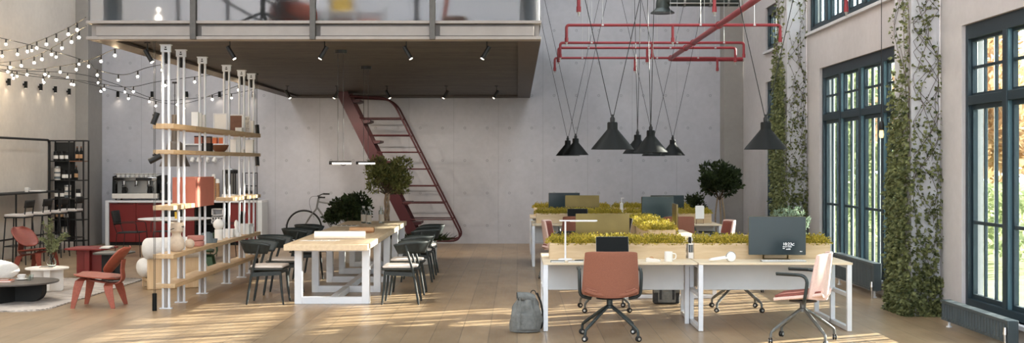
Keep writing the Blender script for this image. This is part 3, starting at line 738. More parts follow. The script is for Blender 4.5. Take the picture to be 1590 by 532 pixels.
# bicycle leaning by the wall
bk = thing('bicycle', 'grey city bicycle standing against the back wall', 'bicycle', (X(472,25.75), 25.75, 0))
R = .375; WB = 1.06; fm = mat('grey bicycle paint', (112,112,110), .4, .3, .04)
for x in (0, WB):
    wr = MB().tube([(x+R*math.cos(2*PI*k/40),0,R+R*math.sin(2*PI*k/40)) for k in range(40)], .019, 8, closed=True).build('tyre', M['black_soft'], bk)
    b = MB().tube([(x+(R-.03)*math.cos(2*PI*k/40),0,R+(R-.03)*math.sin(2*PI*k/40)) for k in range(40)], .010, 6, closed=True); b.cyl((x,-.035,R),(x,.035,R),.018)
    for k in range(20):
        a = 2*PI*k/20; b.cyl((x+.015*math.cos(a+1),(-.02,.02)[k%2],R+.015*math.sin(a+1)),(x+(R-.03)*math.cos(a),0,R+(R-.03)*math.sin(a)),.0018,n=4)
    b.build('rim', M['alu'], wr)
hx, hz = .285, .99; bbx, bbz = .62, .30; sx_, sz = .50+.28, .88
b = MB()
for p, q, rr in (((hx+.02,0,hz-.05),(.82,0,.86),.017),((hx+.0,0,hz-.17),(.64,0,.31),.020),((.64,0,.31),(.85,0,.93),.017)): b.cyl(p, q, rr)
for s in (-1,1): b.cyl((.65,s*.02,.31),(WB,s*.06,R),.010); b.cyl((.83,s*.02,.84),(WB,s*.06,R),.009)
b.cyl((hx-.012,0,hz-.2),(hx+.03,0,hz+.02),.022); b.build('frame', fm, bk)
b = MB()
for s in (-1,1): b.tube(smooth_path([(hx-.012,s*.05,hz-.2),(.12,s*.055,.60),(0,s*.055,R)],5), .012, 8)
b.bar((hx-.012,-.06,hz-.2),(hx-.012,.06,hz-.2),.03,.03).build('fork', fm, bk)
b = MB().tube(smooth_path([(hx+.20,-.30,1.04),(hx+.08,-.28,1.06),(hx+.03,-.1,1.07),(hx+.03,.1,1.07),(hx+.08,.28,1.10),(hx+.2,.30,1.10)],6), .012, 8)
b.cyl((hx+.03,0,hz),(hx+.035,0,1.07),.016); b.build('handlebar', M['black'], bk)
for s, z in ((-1,1.04),(1,1.10)): MB().cyl((hx+.08,s*.30,z+.002),(hx+.22,s*.30,z),.017).build('grip', M['black_soft'], bk)
MB().tube(smooth_path([(hx+.1,-.24,1.06),(hx-.1,-.1,1.05),(hx-.16,-.04,.9),(hx-.07,0,.6)],6), .004, 5).build('brake_cable', M['black'], bk)
MB().lathe([(0,.0),(.06,.01),(.09,.03),(.05,.06),(0,.065)],(0,0,0),16,Matrix.Translation((.86,0,.93)) @ Matrix.Scale(1.6,4,(1,0,0))).build('saddle', M['black_soft'], bk)
b = MB().lathe([(.09,-.004),(.09,.004)],(0,0,0),24,Matrix.Translation((.64,-.05,.31)) @ Matrix.Rotation(PI/2,4,'X')).bar((.64,-.07,.31),(.72,-.08,.17),.02,.012).bar((.64,.07,.31),(.56,.08,.45),.02,.012)
b.bx(.68,.76,-.14,-.07,.155,.175).bx(.52,.60,.07,.14,.44,.46).build('crank', M['black'], bk)
b = MB().cyl((.60,.05,.30),(.74,.19,.01),.010).build('kickstand', M['black'], bk)

# plants beside the windows
r = thing('potted_tree', 'round dark tree on slim twin trunks in the window corner', 'tree', (4.0, 23.55, 0))
MB().lathe([(0,0),(.2,0),(.24,.3),(.25,.36),(.23,.36),(.22,.3),(0,.3)],(0,0,0),30).build('pot', M['black_soft'], r)
for k, (x, y) in enumerate(((-.05,.02),(.06,-.02),(.02,.06))): MB().tube(smooth_path([(x,y,.3),(x*1.6,y,.7),(x*.7,y*1.2,1.1)],5), .016, 8).build('trunk', M['bark'], r)
twigs(MB(), (0,0,1.05), [(math.cos(a)*.28, math.sin(a)*.26, 1.32+.15*math.sin(a*2.7)) for a in [i*.6 for i in range(11)]], .012, .004).build('branches', M['bark_dark'], r)
crown(MB(), (0,0,1.42), (.46,.44,.38), 3600, .075, .045, 21, .4, .2).build('foliage', M['leaf_dark'], r, flat=True)
b = MB()
for _ in range(700):
    a = rnd.uniform(0,6.3); q = abs(rnd.gauss(0,.14)); b.leaf((q*math.cos(a), q*math.sin(a), .31), (math.cos(a), math.sin(a), rnd.uniform(.2,1.2)), rnd.uniform(.06,.16), .03)
b.build('underplanting', M['leaf_dark'], r, flat=True)
r = thing('potted_shrub', 'low round dark shrub peeping over the last planter beside the corner tree', 'plant', (X(1079,25.2), 25.2, 0))
MB().lathe([(0,0),(.15,0),(.19,.34),(.17,.34),(.16,.3),(0,.3)],(0,0,0),28).build('pot', M['pot'], r)
MB().cyl((0,0,.3),(0,0,.6),.016,.01).build('stem', M['bark_dark'], r)
crown(MB(), (0,0,.88), (.24,.24,.27), 1100, .06, .035, 31).build('foliage', M['leaf_dark'], r, flat=True)
Yb = 18.9
r = thing('potted_bush', 'silvery green bush in a white pot behind the large dark monitor', 'plant', (X(1226,Yb), Yb, 0))
MB().lathe([(0,0),(.17,0),(.22,.42),(.23,.46),(.20,.46),(.19,.4),(0,.4)],(0,0,0),30).build('pot', M['pot'], r)
b = MB(); s_ = MB()
for k in range(90):
    a = rnd.uniform(0,6.3); q = rnd.uniform(.1,.34); zt = rnd.uniform(.7,1.12)-q*.35; p0 = Vector((.04*math.cos(a),.04*math.sin(a),.4)); p1 = Vector((q*math.cos(a), q*math.sin(a), zt)); pm = (p0+p1)/2 + Vector((0,0,.08))
    pts = smooth_path([p0,pm,p1],5); s_.tube(pts, .003, 4)
    for j in range(3, len(pts)):
        for _ in range(5): b.leaf(pts[j], Vector((rnd.uniform(-1,1), rnd.uniform(-1,1), rnd.uniform(-.2,1))), rnd.uniform(.04,.07), .014)
s_.build('stem', M['bark_dark'], r); b.build('foliage', M['leaf_silver'], r, flat=True)
# ivy on the two pilasters
def ivy(i, label, seed):
    a, b_ = PIL[i]; x0 = 4.565; r = random.Random(seed); o = thing('ivy_plant', label, 'plant', (x0, a, 0))
    stems = MB(); lv = MB()
    def on(face, t, z, d): return Vector((-d, t, z)) if face == 0 else Vector((t, -d, z))
    L0, L1 = b_-a, XR-x0
    # the face towards the room: a thick mat, thinning above
    N0 = 5200
    for _ in range(int(N0*1.6)):
        z = 6.2*r.random()**1.35; z1 = (1.7,2.7)[i]; dens = .92 if z < z1 else max(.04, .92-(z-z1)/1.35)
        if r.random() > dens: continue
        t = r.uniform(-.05, L0+.03)+r.gauss(0,.02); th = .02+.09*r.random()*(1 if z < z1 else .55)
        k = r.uniform(.7,1.25); lv.leaf(on(0,t,z,th), (-r.uniform(.2,1), r.uniform(-.8,.8), r.uniform(-1,.3)), .058*k, .044*k, r)
    dz = (2.3, 2.9)[i]; z0_ = (.75,1.3)[i]
    for _ in range(5600):
        t9 = r.random(); z = (dz+.5)*r.random()**1.1; dens = .9 if z < z0_ else max(.0, .55-.5*(z-z0_)/(dz-z0_))
        if r.random() > dens*.8: continue
        if z > z0_*.6 and math.sin(z*7.3+i)*math.sin(t9*23+z*3.1) > .25: continue
        t = -.08+(L1+.07)*t9; th = .015+.09*r.random(); k = r.uniform(.7,1.25)
        lv.leaf(on(1,t,z,th), (r.uniform(-.8,.8), -r.uniform(.2,1), r.uniform(-1,.3)), .058*k, .044*k, r)
    # climbing stems with loose leaves, reaching high up
    for k in range(13):
        f = 0 if k < 6 else 1; W = L0 if f == 0 else L1
        t = r.uniform(.03, W-.03); z = r.uniform(.5, 2.4); pts = []; top = r.uniform(3.0, 5.9) if f else r.uniform(4,6.3)
        v = r.uniform(-.3,.3)
        while z < top:
            pts.append(on(f, t, z, .012)); v = max(-.9, min(.9, v + r.uniform(-.35,.35))); t += v*.09; z += .09
            if t < .02 or t > W-.02: t = min(max(t,.02),W-.02); v = -v
            n = 3 if r.random() < .6 else 1
            for _ in range(n):
                if r.random() < .8:
                    q = r.uniform(.5,1.1); lv.leaf(on(f, t+r.uniform(-.03,.03), z+r.uniform(-.04,.04), .015+.03*r.random()), (r.uniform(-1,1) if f else -r.uniform(.1,.8), -r.uniform(.1,.8) if f else r.uniform(-1,1), r.uniform(-.9,.6)), .058*q, .042*q, r)
        if len(pts) > 3: stems.tube(pts, .0028, 5)
        for _ in range(2):
            if len(pts) > 8:
                j = r.randrange(3, len(pts)-3); q = pts[j]; s = r.choice((-1,1)); br = [q]
                for m in range(r.randrange(3,7)):
                    c = br[-1] + (Vector((s*.06,0,r.uniform(-.02,.05))) if f else Vector((0,s*.06,r.uniform(-.02,.05))))
                    if (f and not (.01 < c.x < L1-.01)) or (not f and not (.01 < c.y < L0-.01)): break
                    br.append(c)
                    for _ in range(2): lv.leaf(c, (r.uniform(-1,1) if f else -.5, -.5 if f else r.uniform(-1,1), r.uniform(-.8,.6)), .06*r.uniform(.6,1.1), .045, r)
                if len(br) > 2: stems.tube(br, .002, 4)
    stems.build('stem', M['bark_dark'], o); lv.build('foliage', M['ivy'], o, flat=True)
ivy(0, 'thick climbing ivy covering the pilaster between the two tall windows', 3)
ivy(1, 'climbing ivy covering the farther pilaster behind the big monitor', 4)
# garden beyond the windows
st(MB().bx(XR+.24, 60, -10, 90, -.3, -.05).build('ground', M['grass']), 'garden lawn beyond the windows')
def garden_tree(x, y, h, rad, n, m, seed, label, low=.5):
    r = random.Random(seed); o = thing('garden_tree', label, 'tree', (x, y, -.05), 0, 'trees in the garden beyond the windows')
    MB().tube(smooth_path([(0,0,0),(r.uniform(-.1,.1),0,h*.4),(r.uniform(-.2,.2),r.uniform(-.2,.2),h*.75)],5), [.11-.007*i for i in range(11)], 8).build('trunk', M['bark_dark'], o)
    crown(MB(), (0,0,h*low+rad*.3), (rad,rad,h*(1-low)), n, .26, .16, seed, .3, .1).build('foliage', M[m], o, flat=True)
for k, (x, y, h, rad, m) in enumerate([(9.3,24.5,4.2,1.6,'out_leaf_warm'),(10.8,28.5,5.2,2.0,'out_leaf_warm'),(9.2,31.5,4.6,1.9,'out_leaf'),(11.5,35,6.0,2.2,'out_leaf'),(9.6,39,4.4,2.0,'out_leaf'),(13,44,5.4,2.3,'out_leaf'),(16,40,6,2.4,'out_leaf_warm'),(11,50,5,2.4,'out_leaf')]):
    garden_tree(x, y, h, rad, 1900, m, 100+k, 'garden tree seen through the tall windows, loose leafy crown')
def hedge(x0, x1, y0, y1, h, n, seed, label):
    r = random.Random(seed); o = thing('garden_hedge', label, 'hedge', ((x0+x1)/2,(y0+y1)/2,-.05), 0, 'hedges in the garden'); b = MB()
    for _ in range(n):
        b.leaf((r.uniform(x0-x1,x1-x0)/2, r.uniform(y0-y1,y1-y0)/2, h*r.random()**.6), (r.uniform(-1,1), r.uniform(-1,1), r.uniform(-.2,1)), .16*r.uniform(.7,1.3), .1, r)
    b.build('foliage', M['out_leaf'], o, flat=True)
hedge(8.2, 9.4, 19.5, 33, 1.4, 6000, 51, 'green garden hedge running beyond the windows')
# ================================================================== DESK BENCHES
DT = .722
def make_bench():
    r = thing('bench_desk', 'x', 'desk')
    for x0 in (.0, 1.63): MB().bx(x0+.004, x0+1.622, 0, .70, DT-.022, DT).build('tabletop', M['oak_desk'], r, bevel=.002); MB().bx(x0+.004, x0+1.622, .72, 1.42, DT-.022, DT).build('tabletop', M['oak_desk'], r, bevel=.002)
    for x in (.03, 1.60, 1.66, 3.22):
        b = MB(); q = .024
        if x in (1.60,):
            for y in (.64,): b.bx(x-q,x+q,y-q,y+q,.0,DT-.022)
        else:
            for y in (.03,.69,1.39): b.bx(x-q,x+q,y-q,y+q,.004,DT-.022)
            b.bx(x-q,x+q,.054,1.366,.004,.05).bx(x-q,x+q,.054,.666,.36,.40).bx(x-q,x+q,.714,1.366,.36,.40).bx(x-q,x+q,.054,1.366,DT-.06,DT-.022)
        b.build('leg_frame', M['white_leg'], r, bevel=.002)
    for x0 in (.07, 1.70):
        for y in (.52, .90): MB().bx(x0, x0+1.48, y-.009, y+.009, .385, DT-.024).build('modesty_panel', M['grey_panel'], r, bevel=.002)
    b = MB().bx(.1,3.15,.66,.76,DT-.10,DT-.024); b.build('cable_tray', M['white_leg'], r)
    return r
place_bench = placer(make_bench())
BN = [(.27,12.5),(.25,20.35),(.25,23.05)]
place_bench((*BN[0],0), 0, 'white framed double desk with oak tops in front, holding the large dark monitor', 'bench desks')
place_bench((*BN[1],0), 0, 'white framed double desk of the middle row, seen above the front planters', 'bench desks')
place_bench((*BN[2],0), 0, 'white framed double desk of the last row before the concrete wall', 'bench desks')
place_bench((2.61,15.55,0), PI/2, 'white framed double desk turned lengthwise behind the front desk', 'bench desks')
def make_planter():
    r = thing('desk_planter', 'x', 'planter'); L, W, Hh = 1.49, .36, .17
    b = MB(); t = .02
    b.bx(-L/2,L/2,-W/2,-W/2+t,0,Hh).bx(-L/2,L/2,W/2-t,W/2,0,Hh).bx(-L/2,-L/2+t,-W/2+t,W/2-t,0,Hh).bx(L/2-t,L/2,-W/2+t,W/2-t,0,Hh).bx(-L/2+t,L/2-t,-W/2+t,W/2-t,0,.02)
    b.build('trough', M['oak_x'], r)
    MB().bx(-L/2+t,L/2-t,-W/2+t,W/2-t,.02,Hh-.03).build('soil', M['soil'], r)
    b = MB(); q = random.Random(77)
    for _ in range(300):
        x = q.uniform(-L/2+.02,L/2-.02); y = q.uniform(-W/2+.0,W/2-.0); hh = q.uniform(.08,.125); rr = q.uniform(.04,.06)
        for _ in range(34):
            d = Vector((q.gauss(0,1),q.gauss(0,1),abs(q.gauss(0,1))*.9+.0)).normalized(); p = Vector((x,y,Hh-.02)) + Vector((d.x*rr,d.y*rr,d.z*hh*q.uniform(.5,1)))
            b.leaf(p, d+Vector((q.uniform(-.7,.7),q.uniform(-.7,.7),q.uniform(-.2,.7))), q.uniform(.018,.032), .015, q)
    b.build('foliage', M['moss'], r, flat=True)
    return r
place_planter = placer(make_planter())
for i, lab in enumerate(('front desk','middle desk row','last desk row')):
    x0, y0 = BN[i]
    for k, xx in enumerate((.83, 2.41)):
        place_planter((x0+xx, y0+.71, DT), 0, 'oak trough of yellow moss on the %s, %s' % (lab, ('dining table half','window half')[k]), 'moss planters on the desks')
for k, yy in enumerate((16.38, 17.96)): place_planter((1.90, yy, DT), PI/2, 'lengthwise oak trough of yellow moss, %s' % ('its open end facing the front desk','continuing toward the middle row')[k], 'moss planters on the desks')

# ------------------------------------------------------------------ screens
def make_monitor(text=False):
    r = thing('monitor', 'x', 'monitor'); W, Hh, z0 = .612, .415, .055
    h = MB(); h.prism(rrect(W,Hh,.008,3), -.012, .008, Matrix.Translation((0,0,z0+Hh/2)) @ Matrix.Rotation(PI/2,4,'X')); h.build('housing', M['gold'], r)
    MB().prism(rrect(W-.004,Hh-.004,.008,3), .008, .0125, Matrix.Translation((0,0,z0+Hh/2)) @ Matrix.Rotation(PI/2,4,'X')).build('screen', M['screen'], r)
    b = MB(); b.bx(-.135,.135,-.06,.13,0,.012); b.build('base', M['gold'], r, bevel=.003)
    b = MB(); b.bar((-.13,.115,.006),(-.13,.02,.20),.014,.02).bar((.13,.115,.006),(.13,.02,.20),.014,.02).bar((-.13,.02,.2),(.13,.02,.2),.014,.02); b.build('stand', M['gold'], r)
    return r
mon = make_monitor(); place_mon = placer(mon)
def onD(px, py): Y = (EH-DT)*S/(py-VY); return Vector((X(px,Y), Y, DT))
Ym = 12.86
place_mon((X(1206.5,Ym), Ym, DT), -.06, 'large dark teal monitor showing the time on the front desk', 'monitors')
place_mon((X(935.5,13.58), 13.58, DT), PI, 'bronze backed monitor turned away on the rear side of the front desk', 'monitors')
place_mon((X(904,21.44), 21.44, DT), PI, 'bronze backed monitor turned away in the middle desk row', 'monitors')
place_mon((X(876,23.36), 23.36, DT), 0, 'dark monitor on the last desk row, toward the dining table', 'monitors')
place_mon((X(1021,20.64), 20.64, DT), .35, 'dark monitor angled sideways in the middle desk row', 'monitors')
place_mon((X(1036,21.47), 21.47, DT), .1, 'dark monitor half hidden behind the angled one', 'monitors')
place_mon((2.24, 16.9, DT), PI/2-.03, 'bronze backed monitor seen edge-on beyond the front planters', 'monitors')
# lettering on the big screen
def text(body, size, parent, loc, mtl):
    c = bpy.data.curves.new('screen_lettering', 'FONT'); c.body = body; c.size = size; c.extrude = .0004; c.align_x = 'LEFT'
    t_ = bpy.data.objects.new('lettering_curve', c); COL.objects.link(t_); dg = bpy.context.evaluated_depsgraph_get(); me = bpy.data.meshes.new_from_object(t_.evaluated_get(dg))
    bpy.data.objects.remove(t_); bpy.data.curves.remove(c); me.materials.clear(); me.materials.append(mtl)
    o = bpy.data.objects.new('screen_lettering', me); COL.objects.link(o); o.parent = parent; o.location = loc; o.rotation_euler = (PI/2,0,0); return o
def lcd(px, py): return (X(px,Ym)-mon.location.x, -.0140, Z(py,Ym)-DT)
text('10:23', .044, mon, lcd(1215,380.5), M['white_text']); b = MB()          # the small unreadable lines under the clock
def dash(px0, px1, py, h=.008):
    x0, y, z = lcd(px0, py); x1 = lcd(px1, py)[0]; b.bx(x0, x1, y-.0004, y, z, z+h*.62)
for a_, c_, py, h_ in ((1215,1217.5,383,.010),(1218,1220.3,383,.008),(1221,1222,383,.012),(1223.3,1225.2,383,.010),(1225.6,1228.6,383,.009),(1215,1218.2,385.6,.009),(1220.2,1223,386.8,.012),(1223.4,1226.8,386.8,.015),(1229.3,1230.3,380.6,.030),(1230.8,1232.6,380.6,.007),(1230.8,1232.6,377.8,.007)): dash(a_, c_, py, h_)
b.build('screen_marks', M['white_text'], mon)
text('\u2022\u2022\u2022', .026, mon, lcd(1241,391), M['white_text'])
def make_laptop():
    r = thing('laptop', 'x', 'laptop')
    MB().prism(rrect(.35,.24,.012,3), 0, .014).build('base', M['alu'], r)
    MB().prism(rrect(.31,.10,.006,2,0,.045), .0142,.0150).build('keyboard', M['black_soft'], r)
    MB().prism(rrect(.35,.245,.012,3,0,.1225), -.004, .003, Matrix.Translation((0,.12,.014)) @ Matrix.Rotation(math.radians(78),4,'X')).build('lid', M['alu'], r)
    MB().prism(rrect(.348,.243,.010,3,0,.1225), .003, .0042, Matrix.Translation((0,.12,.014)) @ Matrix.Rotation(math.radians(78),4,'X')).build('screen', M['screen_black'], r)
    return r
place_lap = placer(make_laptop())
place_lap((X(951.5,12.74), 12.66, DT), 0, 'open laptop with black screen behind the terracotta chair', 'laptops')
place_lap((X(897,20.7), 20.62, DT), 0, 'open laptop with black screen on the middle desk row', 'laptops')
place_lap((1.47, 17.2, DT), -1.5, 'open laptop seen edge-on beside the lengthwise moss trough', 'laptops')
place_lap((1.44, 18.45, DT), -1.48, 'open laptop seen edge-on at the far end of the lengthwise desk', 'laptops')
# ------------------------------------------------------------------ small things on the front desk
r = thing('desk_lamp', 'white desk lamp with a straight horizontal arm on the front desk', 'lamp', (X(877.8,12.85), 12.85, DT))
MB().lathe([(0,0),(.075,0),(.078,.008),(.07,.016),(0,.018)],(0,0,0),28).build('base', M['white'], r)
MB().cyl((0,0,.012),(0,0,.42),.010).build('pole', M['white'], r)
MB().bx(-.065,.345,-.018,.018,.418,.432).build('lamp_arm', M['white'], r, bevel=.004)
MB().bx(.05,.33,-.012,.012,.414,.418).build('light_strip', M['ceramic'], r)
def book(name, x, y, w, d, h, m, lab, cat='notebook', rz=0, grp=None, z=DT):
    r = thing(name, lab, cat, (x, y, z), rz, grp)
    MB().bx(-w/2,w/2,-d/2,d/2,0,.003).bx(-w/2,w/2,-d/2,d/2,h-.003,h).bx(-w/2,-w/2+.004,-d/2,d/2,.003,h-.003).build('cover', m, r)
    MB().bx(-w/2+.004,w/2-.004,-d/2+.004,d/2-.004,.003,h-.003).build('pages', M['paper'], r); return r
p = onD(866,406.5); book('notebook', p.x, p.y, .15, .10, .016, M['bluegrey'], 'grey notebook lying before the foot of the white desk lamp', grp='notebooks on the front desk')
p = onD(894,406.3); nb = book('notebook', p.x, p.y, .165, .11, .016, M['alu'], 'silver grey notebook with a pen, between lamp and terracotta chair', grp='notebooks on the front desk')
r = thing('pen', 'dark pen lying on the silver grey notebook', 'pen', (p.x+.04, p.y, DT+.016), .5); MB().cyl((-.06,0,.004),(.05,0,.004),.004).build('barrel', M['black'], r); MB().cyl((.05,0,.004),(.065,0,.004),.004,.001).build('tip', M['chrome'], r)
r = thing('tape_dispenser', 'small pale tape dispenser beside the white mug', 'tape dispenser', (*onD(1014,406.3)[:2], DT))
MB().prism([(-.075,0),(.072,0),(.075,.02),(.03,.032),(-.05,.045),(-.075,.04)], -.025, .025, Matrix.Rotation(PI/2,4,'X')).build('body', M['offwhite'], r, bevel=.003)
MB().lathe([(.024,-.012),(.024,.012)],(0,0,0),18,Matrix.Translation((-.015,0,.035)) @ Matrix.Rotation(PI/2,4,'X')).build('tape', M['kraft'], r); MB().bx(.066,.078,-.012,.012,.018,.028).build('cutter', M['chrome'], r)
def make_mug(): 
    r = thing('mug', 'x', 'mug')
    MB().lathe([(0,.003),(.041,0),(.044,.006),(.044,.102),(.041,.104),(.039,.1),(.039,.012),(0,.01)],(0,0,0),28).build('cup', M['ceramic'], r)
    MB().tube(bent([(.043,0,.085),(.08,0,.08),(.078,0,.03),(.043,0,.022)],.025,5), .006, 8).build('handle', M['ceramic'], r); return r
mug = make_mug(); mug.location = (*onD(1038,405.5)[:2], DT); mug['label'] = 'plain white mug on the front desk before the moss trough'
p = onD(1127,405.8)
r = thing('headphones', 'white over-ear headphones lying on the front desk', 'headphones', p, .1)
for s, x in ((1,.045),(-1,.066)):
    MB().lathe([(0,0),(.048,0),(.052,.012),(.046,.026),(0,.03)],(0,0,0),24,Matrix.Translation((x,-.03*s,.053)) @ Matrix.Rotation(PI/2*s,4,'X') @ Matrix.Rotation(.12,4,'Y')).build('ear_cup', M['ceramic'], r)
    MB().tube([(x+.04*math.cos(2*PI*k/20),-.03*s+.008*s,.053+.04*math.sin(2*PI*k/20)) for k in range(20)], .012, 8, closed=True).build('ear_pad', M['bluegrey'], r)
MB().tube(smooth_path([(.02,-.05,.045),(-.06,-.055,.035),(-.15,-.03,.022),(-.17,.02,.02),(-.13,.06,.025),(-.02,.065,.04),(.05,.05,.05)],6), .0115, 8).build('headband', M['ceramic'], r)
r = thing('keyboard', 'slim pale keyboard lying before the large dark monitor', 'keyboard', (X(1216,12.66), 12.66, DT))
MB().bx(-.235,.235,-.06,.06,0,.012).build('case', M['alu'], r, bevel=.003)
b = MB()
for i in range(5):
    for j in range(16): b.bx(-.228+.0285*j,-.228+.0285*j+.024,-.054+.0215*i,-.054+.0215*i+.018,.012,.017)
b.build('keys', M['ceramic'], r)
r = thing('desk_organiser', 'white desk organiser with dark slots between the two front moss troughs', 'organiser', (X(1072.5,13.16), 13.16, DT))
b = MB(); b.bx(-.045,.045,-.08,.08,0,.065).bx(-.045,-.04,-.08,.08,.065,.15).bx(.04,.045,-.08,.08,.065,.15).bx(-.04,.04,.07,.08,.065,.15).bx(-.045,.045,-.08,.08,.15,.165).bx(-.012,-.008,-.08,.07,.065,.15).bx(.014,.018,-.08,.07,.065,.15)
b.build('rack', M['ceramic'], r)
MB().bx(-.038,.038,-.03,.06,.068,.14).build('contents', M['bluegrey'], r); MB().lathe([(0,.165),(.032,.165),(.034,.2),(.02,.235),(0,.24)],(0,.02,0),18).build('cup', M['ceramic'], r)
MB().lathe([(0,.165),(.018,.165),(.02,.23),(0,.235)],(-.02,-.045,0),14).build('bottle', M['black_soft'], r); r.scale = (.84,1,1)
# things on the rear desks
r = thing('tablet_stand', 'white tablet upright on a thin wire stand in the middle row', 'tablet', (X(1086.5,20.6), 20.6, DT))
MB().prism(rrect(.15,.23,.012,3), -.004, .004, Matrix.Translation((0,0,.20)) @ Matrix.Rotation(PI/2-.08,4,'X')).build('tablet', M['ceramic'], r)
b = MB()
for s in (-.06,.06): b.tube(bent([(s,-.03,.085),(s,-.03,.004),(s,.09,.004)],.02), .004, 6)
b.tube([(-.06,-.03,.085),(.06,-.03,.085)], .004, 6).tube([(-.06,.09,.004),(.06,.09,.004)], .004, 6).build('stand', M['brown'], r)
r = thing('pump_bottle', 'slim white pump bottle on the last desk row between moss troughs', 'bottle', (X(965,23.3), 23.3, DT))
MB().lathe([(0,0),(.03,0),(.032,.01),(.032,.26),(.015,.28),(0,.28)],(0,0,0),18).build('bottle', M['ceramic'], r); MB().cyl((0,0,.28),(0,0,.36),.008).bx(-.012,.05,-.01,.01,.36,.375).build('pump', M['ceramic'], r)
book('book', 2.3, 15.85, .22, .16, .05, M['ceramic'], 'white book at the end of the lengthwise desk', 'book')
r = thing('pencil_cup', 'dark cup standing on the end of the lengthwise desk', 'cup', (X(1036.5,16.2), 16.2, DT)); MB().lathe([(0,0),(.034,0),(.036,.10),(.032,.10),(.03,.008),(0,.008)],(0,0,0),20).build('cup', M['black_soft'], r)
b = MB()
for k in range(4): b.cyl((.012*math.cos(k*1.6),.012*math.sin(k*1.6),.01),(.026*math.cos(k*1.6),.026*math.sin(k*1.6),.17),.0035,n=6)
b.build('pencils', M['yellow'], r)

# ------------------------------------------------------------------ office chairs
def make_office(shell_m, pad_m, metal):
    r = thing('office_chair', 'x', 'chair')
    def back(u, v):
        t = 2*u-1; w = (.285-.030*v)*(1 if v > .06 else .97); cv = abs(t)**2.4
        return Vector((t*w, -.225-.045*v+.13*cv*(1-.35*v), .455+.435*v - .03*(1-v)*(1-abs(t)**2) - .012*(abs(t)**6)*(v>.9)))
    MB().grid(back, 20, 10).build('backrest', shell_m, r, solid=.026, bevel=.006)
    MB().grid(lambda u,v: back(.04+.92*u,.05+.9*v)+Vector((0,.019,0)), 20, 8).build('back_pad', pad_m, r, solid=.012)
    def seat(u, v):
        t = 2*u-1; y = -.235+.48*v; w = .262-.03*v**3
        return Vector((t*w, y, .438 + .05*abs(t)**3*(1-v) + .02*(1-v)**2 - .03*max(0,v-.8)))
    MB().grid(seat, 16, 12).build('seat', shell_m, r, solid=.03, bevel=.006)
    MB().grid(lambda u,v: seat(.03+.94*u,.03+.94*v)+Vector((0,0,.026)), 16, 12).build('seat_pad', pad_m, r, solid=.024)
    for s in (-1,1):
        p = bent([(s*.19,-.04,.405),(s*.305,-.07,.43),(s*.312,-.11,.685),(s*.305,.20,.69)], .10, 6)
        MB().tube(p, .017, 10).build('armrest', M['chair_metal'] if metal == 'd' else M['chair_metal'], r)
        pd = MB().bar((s*.309,-.0,.692),(s*.305,.205,.698),.042,.018).build('arm_pad', M['chair_metal'], r, bevel=.008)
    mt = M['chair_metal'] if metal == 'd' else M['chair_metal_light']
    MB().lathe([(.14,.40),(.13,.415),(.05,.41),(.032,.40),(.03,.335),(.04,.33),(.04,.30),(0,.295)][::-1],(0,0,0),20).build('hub', mt, r)
    for k in range(4):
        a = PI/4+k*PI/2; c, s = math.cos(a), math.sin(a); q = .375
        leg = MB().tube(smooth_path([(c*.02,s*.02,.325),(c*.14,s*.14,.255),(c*.33,s*.33,.135),(c*.365,s*.365,.105),(c*.372,s*.372,.055)],4), [.017]*9+[.014]*8, 10).build('leg', mt, r)
        b = MB(); T = Matrix.Translation((c*q,s*q,.029)) @ Matrix.Rotation(.35*(1 if k%2 else -1),4,'Z') @ Matrix.Rotation(PI/2,4,'X')
        for z in (-.018,.006): b.lathe([(0,z),(.024,z),(.029,z+.003),(.029,z+.009),(.024,z+.012),(0,z+.012)],(0,0,0),20,T)
        b.build('caster', M['black'], leg)
        MB().lathe([(0,-.021),(.013,-.021),(.013,.021),(0,.021)],(0,0,0),14,T).build('caster_hub', M['alu'], leg)
    return r
oc = make_office(M['fabric_orange'], M['fabric_orange'], 'd'); place_or = placer(oc)
place_or((.935,12.05,0), 0, 'terracotta fabric swivel chair pulled up to the front desk', 'office chairs')
place_or((1.02,20.0,0), 0, 'terracotta swivel chair at the middle desk row, partly behind a bronze monitor', 'office chairs')
place_or((2.66,19.95,0), .1, 'wide pink red swivel chair back at the middle desk row', 'office chairs')
pc = make_office(M['fabric_pink'], M['fabric_red'], 'l'); place_pk = placer(pc)
place_pk((2.83,11.8,0), math.radians(66), 'pale pink swivel chair with red pads turned aside beside the window', 'office chairs')
for c in pc.children:
    if c.name.split('.')[0] == 'leg': pass
place_pk((1.05,14.35,0), PI+.05, 'swivel chair on the far side of the front desk, facing the terracotta one', 'office chairs')
place_pk((2.64,14.35,0), PI-.05, 'swivel chair on the far side of the front desk, behind the big monitor', 'office chairs')
place_pk((.66,18.45,0), -PI/2-.2, 'pale pink swivel chair at the lengthwise desk, on the dining table side', 'office chairs')
place_pk((3.10,18.5,0), PI/2+.12, 'pale pink swivel chair seen sideways at the lengthwise desk, window side', 'office chairs')
place_pk((3.12,16.6,0), PI/2-.1, 'pink swivel chair edge showing beside the big monitor, window side', 'office chairs')
